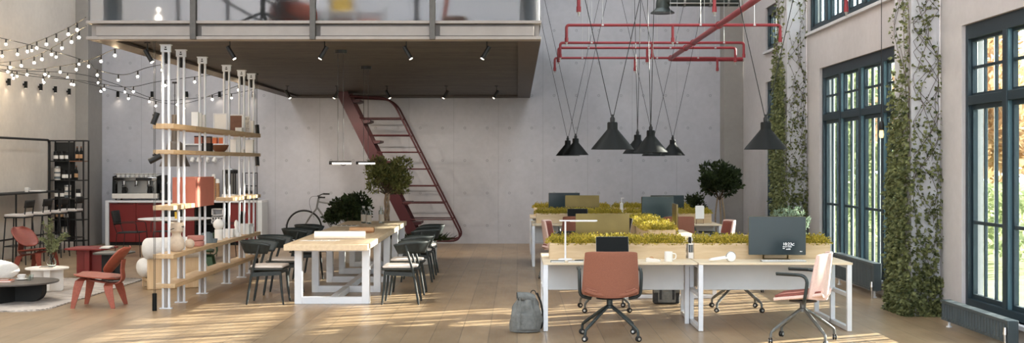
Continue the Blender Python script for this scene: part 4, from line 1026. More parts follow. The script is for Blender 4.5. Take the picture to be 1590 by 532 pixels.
# ------------------------------------------------------------------ bags on the floor
def blob_path(fn, nu, nv): return MB().grid(fn, nu, nv)
r = thing('backpack', 'grey canvas roll-top backpack leaning against the front desk leg', 'backpack', (.085, 12.5, 0), .15)
def bag(u, v):
    a = 2*PI*u; w = .150+.030*math.sin(PI*min(1,v*1.1)*.55+.25)-.085*v**2.2; d = .105+.02*math.sin(PI*v)-.05*v**2
    cx, cy = math.cos(a), math.sin(a); e = .78 + .0*v
    fold = .007*math.sin(7*a+7*v)*(.4+v)+.010*math.sin(4*a-13*v)*v+.006*math.sin(11*v*v+3*a)
    return Vector(((w+fold)*math.copysign(abs(cx)**e, cx) + .02*v, (d+fold)*math.copysign(abs(cy)**e, cy) + .02*v, .008+.335*v + .012*math.sin(3*a)*v))
b = MB().grid(bag, 40, 16); b.build('body', M['canvas'], r)
MB().add([bag(i/24,0) for i in range(24)], [tuple(range(24))]).build('bottom_panel', M['canvas_dark'], r)
def roll(u, v):
    a = 2*PI*u; x = -.105+.19*v; rr = .052*(1-.25*abs(2*v-1)**3)*(1+.05*math.sin(7*v+2*a)); return Vector((x+.02, .012+rr*1.25*math.cos(a), .345+.03*(1-v)+rr*math.sin(a)))
MB().grid(roll, 24, 14).build('roll_top', M['canvas'], r)
MB().grid(lambda u,v: Vector(((u-.5)*.22, -.112+.03*v-.012*math.cos((u-.5)*3), .03+.17*v)), 12, 6).build('front_pocket', M['canvas'], r, solid=.014)
for s in (-.07,.08): MB().tube(smooth_path([(s,-.075,.36),(s,-.112,.28),(s,-.128,.18),(s*1.05,-.122,.05)],5), .006, 6).build('strap', M['canvas'], r)
MB().tube(smooth_path([(.13,.04,.40),(.17,.02,.30),(.185,0,.18),(.18,0,.06),(.165,.02,.03)],5), .011, 6).build('shoulder_strap', M['black_soft'], r)
MB().tube([(.09+.03*math.cos(PI*k/8),.03,.385+.045*math.sin(PI*k/8)) for k in range(9)], .006, 6).build('handle', M['canvas_dark'], r)
r = thing('satchel', 'grey and charcoal satchel standing under the front desk', 'bag', (X(1034.5,15.0), 15.02, 0))
b = MB(); b.prism(rrect(.33,.15,.03,4), .004, .28); b.build('body', M['canvas_dark'], r, bevel=.02, seg=3)
MB().bx(-.11,.11,-.092,-.076,.02,.15).build('front_pocket', M['canvas'], r, bevel=.008); MB().bx(-.165,.165,-.086,-.05,.14,.285).build('flap', M['canvas'], r, bevel=.01)
for s in (-.08,.08): MB().bx(s-.014,s+.014,-.098,-.088,.06,.22).build('strap', M['canvas_dark'], r)
MB().tube([(.09*math.cos(PI*k/10),0,.28+.06*math.sin(PI*k/10)) for k in range(11)], .009, 6).build('handle', M['black_soft'], r)
# ================================================================== OPEN SHELF PARTITION
PX = -4.267
PY = [14.48, 15.13, 16.15, 17.5, 18.46, 19.13]
ps = thing('partition_shelf', 'open shelf partition of white floor to ceiling posts and oak boards', 'shelf', (PX, 0, 0))
for y in PY:
    b = MB()
    for s in (-.036,.036): b.cyl((s,y,.012),(s,y,3.15),.0165,n=14)
    po = b.build('post', M['white_leg'], ps)
    b = MB(); b.bx(-.062,.062,y-.02,y+.02,3.115,3.205).bx(-.07,.07,y-.035,y+.035,3.195,3.209); b.build('top_bracket', M['white_leg'], po, bevel=.003)
    b = MB(); b.bx(-.016,.016,y-.0215,y-.0195,3.14,3.155).bx(-.010,.010,y-.0215,y-.0195,3.165,3.18).bx(-.012,.012,y-.018,y+.018,2.98,3.1); b.build('slot', M['black_soft'], po)
    MB().bx(-.075,.075,y-.035,y+.035,0,.014).build('foot_plate', M['white_leg'], po, bevel=.003)
    b = MB(); b.bx(-.014,.014,y-.008,y+.008,.02,.62)
    b.build('web', M['steel_grey'], po)
def board(z, y0, y1, th, wx=.125):
    b = MB().bx(-wx, wx, y0+.006, y1-.006, z-th, z); b.build('shelf_board', M['oak_end'], ps, bevel=.003)
J = [14.36, 15.34, 16.30, 17.52, 18.62, 19.25]
for z, th in ((2.245,.062),(1.928,.05),(.668,.052),(.305,.05)):
    for a, c in zip(J, J[1:]): board(z, a if z > .35 or a > 15 else 14.42, c, th)
board(1.255, J[0], J[1]-.02, .055); board(1.268, 17.35, 19.25, .05)
# red box module hung between the posts
def crate(name, x0,x1,y0,y1,z0,z1, m, label, cat):
    w, d, h = x1-x0, y1-y0, z1-z0; t = .02
    b = MB(); b.bx(-w/2,w/2,-d/2,d/2,0,t).bx(-w/2,w/2,-d/2,d/2,h-t,h).bx(-w/2,w/2,-d/2,-d/2+t,t,h-t).bx(-w/2,w/2,d/2-t,d/2,t,h-t); r = b.build(name, m, ps); r.location = ((x0+x1)/2-PX,(y0+y1)/2,z0); tag(r, label)
    MB().bx(w/2-.018,w/2-.001,-d/2+t,d/2-t,t,h-t).build('door', m, r); MB().bx(-w/2+.001,-w/2+.018,-d/2+t,d/2-t,t,h-t).build('back_panel', m, r); return r
bx_ = crate('box_cabinet', PX-.175, PX+.125, 15.35, 16.28, 1.20, 1.585, M['terracotta'], 'terracotta red box cabinet hung between the shelf posts', 'cabinet')
# -- things on the shelf boards (px of the photo turned into a place along the shelf)
def onS(px, dx=0.0):               # the spot on the shelf's length that the photo shows at column px
    x = PX+dx; return x, x*S/(px-VX)
def simple(name, lab, cat, px, z, fn, m, dx=0, grp=None, rz=0):
    x, y = onS(px, dx); r = thing(name, lab, cat, (x, y, z), rz, grp); return r
Z4, Z2, Z1, Z3 = .668, 1.928, 2.245, 1.268
r = simple('vase', 'sand beige gourd vase standing on the lower shelf', 'vase', 274, Z4, 0, 0, .02)
MB().lathe([(0,0),(.055,0),(.095,.04),(.105,.09),(.09,.15),(.062,.19),(.055,.215),(.062,.235),(.085,.255),(.09,.33),(.086,.36),(.08,.36),(.082,.33),(.075,.26),(.05,.22),(0,.21)],(0,0,0),30).build('body', M['beige'], r)
b = MB().tube(bent([(.088,-.02,.30),(.10,-.03,.315),(-.03,-.098,.285),(-.05,-.085,.27)],.02,4), .0045, 6); b.build('handle', M['black_soft'], r)
r = simple('ball_vase', 'round sand beige ball vase beside the gourd vase', 'vase', 294.5, Z4, 0, 0, .02)
MB().lathe([(0,0),(.03,0),(.055,.02),(.064,.055),(.055,.09),(.03,.112),(.02,.114),(.018,.108),(0,.10)],(0,0,0),26).build('body', M['beige'], r); MB().lathe([(.019,.112),(.024,.117),(.019,.12)],(0,0,0),18).build('rim', M['beige'], r)
x, y = onS(304, .0)
for k, lab in enumerate(('lower','upper')):
    r = thing('bowl', 'dusty pink lidded bowl, %s one of the stack on the lower shelf' % lab, 'bowl', (x, y, Z4+.072*k), 0, 'stacked pink bowls')
    MB().lathe([(0,0),(.095,0),(.108,.012),(.11,.06),(.104,.068),(0,.07)],(0,0,0),30).build('body', M['pink_cer'], r); MB().lathe([(.109,.03),(.112,.034),(.109,.038)],(0,0,0),30).build('rim', M['pink_cer'], r)
r = simple('jar', 'wide blue grey jar on the lower shelf beside the pink bowls', 'jar', 321.5, Z4, 0, 0, -.02); MB().lathe([(0,0),(.09,0),(.075,.13),(.07,.135),(.064,.13),(.07,.02),(0,.02)],(0,0,0),26).build('body', M['bluegrey'], r); MB().lathe([(.0,.12),(.064,.125),(.04,.15),(0,.152)],(0,0,0),26).build('lid', M['bluegrey'], r)
r = simple('dish', 'shallow blue grey dish before the wide jar', 'dish', 330.5, Z4, 0, 0, .05); MB().lathe([(0,0),(.055,0),(.065,.05),(.06,.055),(.055,.05),(.045,.01),(0,.01)],(0,0,0),24).build('body', M['bluegrey'], r); MB().lathe([(.063,.046),(.068,.05),(.063,.056)],(0,0,0),24).build('rim', M['bluegrey'], r)
r = simple('globe_lamp', 'white globe table lamp on the lower shelf', 'lamp', 339.5, Z4, 0, 0, -.01)
MB().lathe([(0,0),(.055,0),(.058,.01),(.058,.15),(.05,.155),(0,.155)],(0,0,0),26).build('base', M['ceramic'], r); MB().sphere((0,0,.225),.080,22).build('globe', M['ceramic'], r)
r = simple('figurine', 'white rocket shaped figurine on the lower shelf', 'figurine', 367, Z4, 0, 0, .06)
MB().lathe([(0,0),(.05,0),(.055,.05),(.045,.07),(.03,.075),(.03,.10),(.024,.14),(.032,.17),(.03,.215),(.018,.245),(0,.255)],(0,0,0),22).build('body', M['ceramic'], r)
b = MB()
for k in range(4): a = k*PI/2; b.bar((.02*math.cos(a),.02*math.sin(a),.04),(.062*math.cos(a),.062*math.sin(a),.0),.012,.06)
b.build('fin', M['ceramic'], r)
def boxy(px, z, w, d, h, m, lab, cat, name, dx=0, grp=None, lid=True):
    x, y = onS(px, dx); r = thing(name, lab, cat, (x, y, z), 0, grp)
    MB().bx(-w/2,w/2,-d/2,d/2,0,h*(.86 if lid else 1)).build('body', M[m], r, bevel=.003)
    if lid: MB().bx(-w/2-.002,w/2+.002,-d/2-.002,d/2+.002,h*.86,h).build('lid', M[m], r, bevel=.003)
    return r
boxy(355, Z4, .17, .20, .12, 'ceramic', 'white storage box behind the rocket figurine on the lower shelf', 'box', 'storage_box', -.04, 'white boxes on the partition shelf')
boxy(380, Z4, .20, .30, .15, 'ceramic', 'larger white storage box near the far end of the lower shelf', 'box', 'storage_box', 0, 'white boxes on the partition shelf')
boxy(389, Z4, .10, .10, .10, 'ceramic', 'small white tin at the far end of the lower shelf', 'box', 'storage_box', .07, 'white boxes on the partition shelf')
boxy(368.5, Z2, .10, .08, .24, 'ceramic', 'tall white file box on the second shelf', 'file box', 'file_box', .05, 'white files on the second shelf', False)
boxy(362, Z2, .10, .05, .20, 'ceramic', 'shorter white file box on the second shelf behind the tall one', 'file box', 'file_box', 0, 'white files on the second shelf', False)
boxy(388, Z2, .12, .10, .21, 'ceramic', 'white file box near the far end of the second shelf', 'file box', 'file_box', .04, 'white files on the second shelf', False)
boxy(376, Z2, .07, .09, .05, 'ceramic', 'tiny white box lying between the file boxes', 'box', 'storage_box', .07)
boxy(322, Z2, .12, .14, .115, 'black_soft', 'dark box beside the wooden bowl on the second shelf', 'box', 'storage_box', -.02)
r = simple('wooden_bowl', 'large brown wooden bowl on the second shelf', 'bowl', 341.5, Z2, 0, 0, 0)
MB().lathe([(0,0),(.06,0),(.10,.04),(.125,.095),(.12,.10),(.115,.095),(.09,.045),(.05,.015),(0,.014)],(0,0,0),30).build('body', M['brown'], r); MB().lathe([(.119,.094),(.126,.099),(.119,.103)],(0,0,0),30).build('rim', M['brown'], r)
def frame(px, z, w, h, lab, m, dx=0, rz=0):
    x, y = onS(px, dx); r = thing('picture_frame', lab, 'picture', (x, y, z), rz, 'pictures on the top shelf')
    b = MB(); t = .016; b.bx(-w/2,w/2,-.01,.01,0,t).bx(-w/2,w/2,-.01,.01,h-t,h).bx(-w/2,-w/2+t,-.01,.01,t,h-t).bx(w/2-t,w/2,-.01,.01,t,h-t); b.build('frame', M['white'], r)
    MB().bx(-w/2+t,w/2-t,-.002,.006,t,h-t).build('picture', M[m], r)
frame(342, Z1, .20, .24, 'white framed blank print on the top shelf', 'paper', 0); frame(366, Z1, .22, .26, 'white framed dark photograph on the top shelf beside the blank print', 'brown', .0)
frame(381, Z1, .16, .26, 'narrow white framed picture on the top shelf near its far end', 'card_print', .02)
for px, h, dx, lab in ((303,.20,.0,'tallest white folder on the top shelf, toward the string lights'),(308,.19,.02,'white folder in the middle of the trio on the top shelf'),(313.5,.17,.04,'white folder of the trio beside the third post')):
    boxy(px, Z1, .09, .045, h, 'ceramic', lab, 'folder', 'folder', dx, 'white folders on the top shelf', False)
boxy(372, Z1, .10, .14, .06, 'ceramic', 'low white box before the dark photograph on the top shelf', 'box', 'storage_box', .07)
boxy(391, Z1, .07, .08, .20, 'ceramic', 'white upright carton at the far end of the top shelf', 'box', 'carton', .03, None, False)
# low wooden stool beneath? (books and mugs on the short shelf)
b_ = None
# tension cable spotlights at both ends of the partition
def cable_lamp(x, y, zs, label, wt=True):
    r = thing('cable_spotlight', label, 'lamp', (x, y, 0), 0, 'floor to ceiling cable spotlights')
    for s in (-.008,.008): MB().cyl((s,0,.1 if wt else .0),(s,0,3.235),.0035,n=6).build('cable', M['black'], r)
    MB().lathe([(0,0),(.027,0),(.027,.205),(.022,.21),(0,.21)],(0,0,0),20).build('weight', M['lamp_black'], r)
    MB().lathe([(.03,3.22),(.03,3.238)],(0,0,0),18).build('canopy', M['black'], r)
    for z, d in zs:
        d = Vector(d).normalized(); p = Vector((.02,-.045,z))
        h = MB().cyl(p-d*.075, p+d*.075, .034, n=18).build('spot_head', M['black'], r)
        MB().tube([(0,0,z+.05),(0,-.02,z+.065),(.02,-.045,z+.05)], .006, 6).bx(-.02,.02,-.015,.015,z+.03,z+.055).build('bracket', M['black'], h)
        MB().cyl(p+d*.074, p+d*.0765, .026, n=16).build('lens', M['lamp_in'], h)
cable_lamp(X(240,14.28), 14.28, ((2.30,(-.32,-.1,-.95)),(1.82,(-.85,-.1,-.45))), 'black cable spotlight with floor weight at the near end of the white shelf')
cable_lamp(X(398.5,19.55), 19.55, ((2.32,(.1,-.2,-.95)),(1.80,(.1,-.2,-.9))), 'black cable spotlight at the far end of the white shelf')

# ================================================================== STRING LIGHTS
def strand(pts, label):
    P = smooth_path([at(*p) for p in pts], 10)
    r = thing('string_light', label, 'string lights', (0,0,0), 0, 'strings of bulbs')
    MB().tube(P, .0055, 5).build('cable', M['black'], r)
    acc = .18; last = P[0]
    bulb = None
    for q in P[1:]:
        acc += (q-last).length; last = q
        if acc > .50:
            acc -= .50
            if bulb is None:
                bulb = MB().sphere((0,0,-.082),.017,10).build('bulb', M['bulb'], r); sk = MB().cyl((0,0,-.065),(0,0,.005),.011,n=8).build('socket', M['black'], bulb); bulb.location = q
            else:
                o = bulb.copy(); COL.objects.link(o); o.parent = r; o.location = q; s2 = bulb.children[0].copy(); COL.objects.link(s2); s2.parent = o
for pts, lab in [
    ([(-60,74,18),(10,78,17),(62,63,15.8),(110,41,14.6),(133,27,13.95)], 'highest string of bulbs, rising to the mezzanine corner'),
    ([(-60,104,18),(33,93,16.8),(72,79,15.8),(111,55,14.7),(134,40,13.98)], 'second string of bulbs just under the highest one'),
    ([(-60,45,19),(60,73,18.6),(133,95,18.2),(151,108,18),(192,116,17.6),(228,105,17.3),(264,98,17.1)], 'string of bulbs sagging from the top corner to the mezzanine edge'),
    ([(-60,90,18),(42,107,17.4),(84,104,16.9),(133,95,16.1),(176,77,15.3),(186,76,15.1)], 'short string of bulbs ending at the mezzanine edge near the first spot'),
    ([(-60,100,19.5),(28,115,19.5),(68,120,19.5),(127,125,19.5),(196,135,19.5),(249,126,19.6),(330,116,19.7)], 'long string of bulbs crossing the first shelf posts'),
    ([(-60,98,20.5),(60,116,20.6),(99,121,20.8),(162,136,21),(204,147,21.2),(257,160,21.3),(294,159,21.4),(338,144,21.6),(375,131,21.8)], 'lowest sagging string of bulbs behind the shelf posts'),
    ([(-60,108,21.5),(105,113,21.8),(175,129,22),(232,151,22.2),(262,156,22.3),(340,148,22.6),(379.5,142,22.9),(399,137,23.1)], 'last string of bulbs reaching the far end of the mezzanine edge')]:
    strand(pts, lab)

# ================================================================== SMALL TUBE LIGHTS ON THE WALLS
def make_sconce():
    r = thing('wall_lamp', 'x', 'wall lamp')
    MB().lathe([(0,.004),(.028,.0),(.031,.0),(.031,.13),(0,.131)],(0,0,0),20).build('body', M['lamp_black'], r); MB().cyl((0,0,-.001),(0,0,.002),.024,n=16).build('lens', M['tube'], r)
    MB().bx(-.012,.012,.028,.056,.05,.09).build('bracket', M['black'], r); return r
place_sc = placer(make_sconce())
for k, px in enumerate((14,40,63.5,86,107.5)):
    Y = (9.43-.055)*S/(VX-px); place_sc((XL+.056, Y, 3.20), PI/2, 'little dark tube lamp on the bar wall, %s from the corner pillar' % ('fifth','fourth','third','second','first')[k], 'tube lights on the walls')
for k, px in enumerate((182,235,289,340,392.6)):
    place_sc((X(px,26.2), YB-.057, 3.22), 0, 'little dark tube light over the kitchen counter, %s from the corner pillar' % ('first','second','third','fourth','fifth')[k], 'tube lights on the walls')
# ================================================================== LOUNGE
st_rug = tag(MB().prism(rrect(3.4,4.1,.35,8,-7.35,16.2), .001, .013).build('rug', M['rug']), 'flat woven grey and white rug under the lounge tables', 'rug')
b = MB()
pp = rrect(3.38,4.08,.35,8,-7.35,16.2); pp = [Vector((x,y,.0135)) for x,y in pp]
for i in range(len(pp)):
    a_, c_ = pp[i], pp[(i+1)%len(pp)]; n = max(1,int((c_-a_).length/.12))
    for k in range(n): b.bar(a_.lerp(c_,k/n), a_.lerp(c_,(k+.55)/n), .012, .003)
o = b.build('edge_stitching', M['black_soft'], st_rug)
RZ = .013
# low plywood lounge chairs
def make_lounge(m):
    r = thing('lounge_chair', 'x', 'chair')
    def seat(u, v):
        t = 2*u-1; s = 2*v-1; w = .28*(1-abs(s)**3.5*.25); y = .03-.27*s*-1
        y = -.22+.50*v; w = .285*math.sqrt(max(.02,1-abs(s)**4*.75)); z = .315+.085*v+.03*abs(t)**2*(1-.6*v) - .018*max(0,v-.8)*5*0 + .02*(1-v)**2
        return Vector((t*w, y, z))
    MB().grid(seat, 16, 14).build('seat', m, r, solid=.014)
    def back(u, v):
        t = 2*u-1; s = 2*v-1; w = .27*math.sqrt(max(.03,1-abs(s)**3.2*.85)); z = .42+.31*v
        return Vector((t*w, -.13-.22*v+.03*abs(t)**2*1.6-.02*v*v, z+.012*abs(t)**2))
    MB().grid(back, 16, 12).build('backrest', m, r, solid=.013)
    sp = smooth_path([(0,.16,.335),(0,-.05,.30),(0,-.2,.285),(0,-.275,.34),(0,-.27,.46),(0,-.285,.58)],5); b = MB()
    for p, q in zip(sp, sp[1:]): b.bar(p, q, .13, .016, (0,.6,.8))
    b.build('spine', m, r)
    def legs(y_top, y_foot, zt, nm):
        for s in (-1,1):
            b = MB(); pts = [Vector((s*.10,y_top,zt)), Vector((s*.19,y_top+.2*(y_foot-y_top),zt-.02)), Vector((s*.215,y_top+.4*(y_foot-y_top),zt-.10)), Vector((s*.235,y_foot,0))]
            wd = [.10,.11,.10,.05]; vs = []
            for p, w_ in zip(pts, wd):
                for dx in (-.008,.008):
                    for dy in (-.5,.5): vs.append((p.x+dx*s, p.y+dy*w_, p.z+(dx*s*s if p is pts[0] else 0)))
            fs = []
            for k in range(3):
                a0 = 4*k; a1 = a0+4; fs += [(a0,a0+1,a1+1,a1),(a0+1,a0+3,a1+3,a1+1),(a0+3,a0+2,a1+2,a1+3),(a0+2,a0,a1,a1+2)]
            fs += [(0,2,3,1),(12,13,15,14)]; b.add(vs, fs); b.build('leg', m, r, bevel=.004)
        MB().bx(-.11,.11,y_top-.05,y_top+.05,zt-.008,zt+.008).build('leg_bridge', m, r)
    legs(.17,.26,.352,'f'); legs(-.14,-.235,.29,'r'); return r
lc = make_lounge(M['red_ply']); place_lc = placer(lc)
place_lc((-5.15,14.73,0), PI/2, 'low red stained plywood lounge chair at the rug edge, facing the black coffee table', 'plywood lounge chairs')
ch = dup(lc, (-7.80,19.3,0), -PI/2-.25, 'darker red plywood lounge chair beyond the white table, before the bar stools', 'plywood lounge chairs')
for c in ch.children: paint(c, M['red_ply_dark'])
ch = dup(lc, (-5.12,19.2,0), PI/2+.15, 'dark green plywood lounge chair partly seen under the shelf boards', 'plywood lounge chairs')
for c in ch.children: paint(c, M['green_ply'])
# pillow armchairs: two fat white rolls on birch sides
def make_roll(L, R):
    pr = [(0,-L/2)]
    for k in range(1,9): a = PI/2*k/8; pr.append((R*math.sin(a)**.8, -L/2+R*.55*(1-math.cos(a))))
    pr += [(R*1.01,0)] + [(q, -z) for q, z in pr[::-1]]
    return pr
def make_pillow():
    r = thing('pillow_armchair', 'x', 'armchair')
    MB().bx(-.36,.36,-.29,-.25,0,.60).build('back_board', M['birch'], r, bevel=.012)
    MB().bx(-.33,.33,.20,.24,0,.16).bx(-.33,.33,-.25,.20,.10,.14).build('seat_board', M['birch'], r, bevel=.006)
    Mx = Matrix.Rotation(PI/2,4,'Y')
    MB().lathe(make_roll(.86,.15),(0,0,0),28, Matrix.Translation((0,-.27,.575)) @ Mx).build('back_roll', M['boucle'], r)
    MB().lathe(make_roll(.84,.17),(0,0,0),28, Matrix.Translation((0,.10,.282)) @ Matrix.Scale(.82,4,(0,0,1)) @ Matrix.Scale(1.75,4,(0,1,0)) @ Mx).build('seat_roll', M['boucle'], r)
    return r
pl = make_pillow(); place_pl = placer(pl)
place_pl((-4.98,17.05,0), .50, 'white roll armchair with birch sides partly behind the first shelf post', 'white roll armchairs')
place_pl((-7.40,16.5,RZ), -.9, 'white roll armchair cut by the picture edge behind the black coffee table', 'white roll armchairs')
# black coffee table
ct = thing('coffee_table', 'low black round coffee table on crossed slab legs', 'table', (-6.42,15.2,RZ)); top = .265-RZ
MB().lathe([(0,top-.022),(.535,top-.022),(.545,top-.012),(.54,top),(0,top)],(0,0,0),56).build('tabletop', mat('smoked grey lacquer', (84,78,74), .35, 0, .08), ct)
def slab(L, h, t, rz, R):
    pts = [(-L/2,h),(-L/2,R)] + [(-L/2+R-R*math.cos(a), R-R*math.sin(a)) for a in [PI/2*k/8 for k in range(9)]] + [(L/2-R+R*math.sin(a), R-R*math.cos(a)) for a in [PI/2*k/8 for k in range(9)]] + [(L/2,h)]
    return MB().prism(pts, -t/2, t/2, Matrix.Rotation(rz,4,'Z') @ Matrix.Rotation(PI/2,4,'X'))
slab(.78, top-.022, .16, 0, .13).build('leg', M['black_soft'], ct, bevel=.006); slab(.86, top-.022, .14, PI/2-.3, .13).build('leg', M['black_soft'], ct, bevel=.006)
def onC(px, py, z=.265): Y = (EH-z)*S/(py-VY); return (X(px,Y), Y, z)
p = onC(34,434)
r = thing('saucer', 'white saucer on the black coffee table', 'saucer', p); MB().lathe([(0,.002),(.04,.0),(.07,.012),(.068,.016),(.03,.006),(0,.006)],(0,0,0),28).build('dish', M['ceramic'], r)
MB().lathe([(.024,.006),(.027,.008),(.024,.010)],(0,0,0),20).build('rim', M['ceramic'], r)
r = thing('coffee_cup', 'white coffee cup standing on the saucer', 'cup', (p[0],p[1],p[2]+.008), PI-.4); MB().lathe([(0,0),(.028,0),(.044,.03),(.05,.062),(.047,.062),(.04,.03),(.022,.006),(0,.006)],(0,0,0),26).build('cup', M['ceramic'], r)
MB().tube(bent([(.046,0,.05),(.075,0,.048),(.07,0,.02),(.04,0,.018)],.015,4), .005, 6).build('handle', M['ceramic'], r)
for k,(px,py,lab) in enumerate(((44.5,436,'taller clear glass tumbler beside the white cup'),(49,433.5,'second clear glass tumbler behind the first one'))):
    r = thing('glass_tumbler', lab, 'glass', onC(px,py), 0, 'tumblers on the coffee table'); MB().lathe([(0,0),(.022,0),(.027,.075-.01*k),(.025,.075-.01*k),(.02,.006),(0,.006)],(0,0,0),20).build('glass', M['clear'], r)
p = onC(6,437); book('book', p[0], p[1], .22, .16, .022, M['orange_box'], 'tan book lying on the black coffee table', 'book', .1, 'books on the coffee table', p[2]); book('book', p[0]-.03, p[1]+.02, .18, .13, .014, M['brown'], 'brown book on top of the tan book', 'book', .2, 'books on the coffee table', p[2]+.022)
# white side table with a vase of olive twigs
wt = thing('side_table', 'white round side table with crossed slab base on the rug', 'table', (-6.47,16.4,RZ)); top = .335-RZ
MB().lathe([(0,top-.02),(.282,top-.02),(.287,top-.01),(.282,top),(0,top)],(0,0,0),44).build('tabletop', M['offwhite'], wt)
slab(.42, top-.02, .08, .35, .03).build('leg', M['offwhite'], wt, bevel=.006); slab(.42, top-.02, .08, .35+PI/2, .03).build('leg', M['offwhite'], wt, bevel=.006)
r = thing('tray', 'small grey tray under the twig vase on the white side table', 'tray', (-6.45,16.38,.335)); MB().prism(rrect(.20,.14,.02,4), 0, .012).build('base', M['beige'], r); MB().tube([(x,y,.014) for x,y in rrect(.195,.135,.02,4)], .003, 5, closed=True).build('rim', M['bluegrey'], r)
vz = .347
r = thing('twig_vase', 'clear round vase holding olive twigs on the white side table', 'vase', (-6.40,16.38,vz))
MB().lathe([(0,.003),(.04,.003),(.065,.04),(.066,.07),(.045,.11),(.026,.13),(.03,.165),(.027,.165),(.023,.13),(.042,.108),(.062,.07),(.061,.04),(.038,.008),(0,.008)],(0,0,0),26).build('vase', M['clear'], r)
q_ = random.Random(12); s_ = MB(); lv = MB()
for k in range(15):
    a = q_.uniform(0,6.3); e = q_.uniform(.02,.24); h = q_.uniform(.28,.66) if e < .12 else q_.uniform(.22,.44)
    pts = smooth_path([(0,0,.02),(e*.2*math.cos(a),e*.2*math.sin(a),.17),(e*.55*math.cos(a),e*.55*math.sin(a),.17+h*.45),(e*math.cos(a),e*math.sin(a),h)],6); s_.tube(pts, .003, 4)
    for p in pts[7:]:
        for _ in range(5): lv.leaf(p, (q_.uniform(-1,1),q_.uniform(-1,1),q_.uniform(-.1,1)), q_.uniform(.035,.06), .016, q_)
s_.build('twig', M['bark_dark'], r); lv.build('foliage', M['leaf_olive'], r, flat=True)
# brick red and charcoal slab tables
def slab_table(name, loc, rz, m, mt, lab, w, h):
    r = thing(name, lab, 'table', loc, rz); ch_ = .07
    poly = [(-w/2+ch_,-w/2),(w/2-ch_,-w/2),(w/2,-w/2+ch_),(w/2,w/2-ch_),(w/2-ch_,w/2),(-w/2+ch_,w/2),(-w/2,w/2-ch_),(-w/2,-w/2+ch_)]
    MB().prism(poly, h-.025, h).build('tabletop', mt, r, bevel=.004)
    MB().bx(-w*.30,w*.30,-.11,-.03,0,h-.025).build('leg', m, r, bevel=.004); MB().bx(-.04,.04,-w*.33,-.112,0,h-.025).build('leg', m, r, bevel=.004); MB().bx(-.04,.04,-.028,w*.3,0,h-.025).build('leg', m, r, bevel=.004); return r
slab_table('side_table', (X(142.5,18.64),18.64,0), 0, M['red_table'], M['red_table'], 'brick red square side table with slab base behind the lounge chair', .66, .455)
slab_table('side_table', (X(182,18.35)+.09,17.95,RZ), 0, M['black_soft'], mat('charcoal table lacquer', (86,84,80), .5, 0, .08), 'charcoal square side table beside the brick red one', .52, .42)
p = (X(167.5,18.5), 18.45, .455); 
for k, (w_, lab) in enumerate(((.16,'lower magazine of the pair on the brick red table'),(.15,'upper magazine of the pair on the brick red table'))):
    book('magazine', p[0]+.0+.006*k, p[1]+.01*k, w_, .21, .014, M['paper'] if k else M['alu'], lab, 'magazine', .1*k, 'magazines on the red table', p[2]+.014*k)
# round white table with wire chairs under the big shade
RT = (X(271.5,21.7), 21.7, 0)
r = thing('round_table', 'round white pedestal table before the red kitchen counter', 'table', RT)
MB().lathe([(0,.735),(.52,.738),(.64,.752),(.65,.76),(.645,.768),(0,.768)],(0,0,0),56).build('tabletop', M['white'], r)
MB().lathe([(0,0),(.33,0),(.335,.012),(.12,.035),(.06,.10),(.045,.4),(.06,.65),(.16,.735),(0,.735)],(0,0,0),40).build('pedestal', M['white'], r)
r = thing('shade_pendant', 'brown grey bell pendant hanging over the round white table', 'pendant lamp', (RT[0], RT[1], 1.71))
MB().lathe([(.275,0),(.16,.28),(.135,.42),(.10,.455),(.06,.46),(.055,.94),(.05,.945),(.05,.45),(.095,.445),(.128,.415),(.152,.28),(.268,0)],(0,0,0),40).build('lamp_shade', mat('smoked brown glass shade', (92,84,78), .35, .1, .05), r)
MB().cyl((0,0,.9),(0,0,3.21+.04-1.71),.006,n=8).build('cord', M['black'], r); MB().lathe([(.0,.06),(.03,.08),(.045,.13),(.03,.18),(0,.19)],(0,0,0),18).build('bulb', M['ceramic'], r)
MB().lathe([(.05,0),(.05,.03)],(0,0,3.22-1.71),16).build('canopy', M['black'], r)
def make_wire():
    r = thing('wire_chair', 'x', 'chair'); t = .0075; bk_ = M['black']
    for s in (-1,1):
        MB().tube(bent([(s*.23,-.20,.44),(s*.24,-.24,0)],.02), t, 6).build('leg', bk_, r); MB().tube(bent([(s*.23,.22,.45),(s*.25,.25,0)],.02), t, 6).build('leg', bk_, r)
        MB().tube(bent([(s*.25,-.26,.64),(s*.29,.18,.65),(s*.28,.21,.45)],.06), t, 6).build('armrest', bk_, r)
    b = MB().tube(bent([(-.23,-.21,.445),(.23,-.21,.445),(.24,.23,.46),(-.24,.23,.46),(-.23,-.21,.445)],.04), t, 6)
    for k in range(9): x = -.2+.05*k; b.cyl((x,-.21,.44),(x,.23,.455),.003,n=5)
    b.build('seat', bk_, r); MB().prism(rrect(.44,.42,.06,4,0,.01), .452, .468).build('seat_pad', M['black_soft'], r, bevel=.005)
    b = MB()
    for s in (-1,1): b.tube(bent([(s*.18,-.21,.445),(s*.19,-.27,.60),(s*.19,-.32,.86)],.05), t, 6)
    b.tube([(-.19,-.32,.86),(.19,-.32,.86)], t, 6).build('back_frame', bk_, r)
    MB().grid(lambda u,v: Vector(((u-.5)*.40, -.275-.045*v-.03*math.cos((u-.5)*3)+.02, .60+.27*v)), 10, 4).build('backrest', M['black_soft'], r, solid=.016); return r
place_wire = placer(make_wire())
place_wire((X(204,22.7), 22.7, 0), -PI/2, 'black wire armchair before the red doors, facing the round table sideways', 'wire chairs round the white table')
place_wire((X(262,23.0), 23.0, 0), PI, 'black wire armchair behind the round white table', 'wire chairs round the white table')
place_wire((X(352,22.4), 22.4, 0), PI/2, 'black wire armchair on the dining side of the round table', 'wire chairs round the white table')
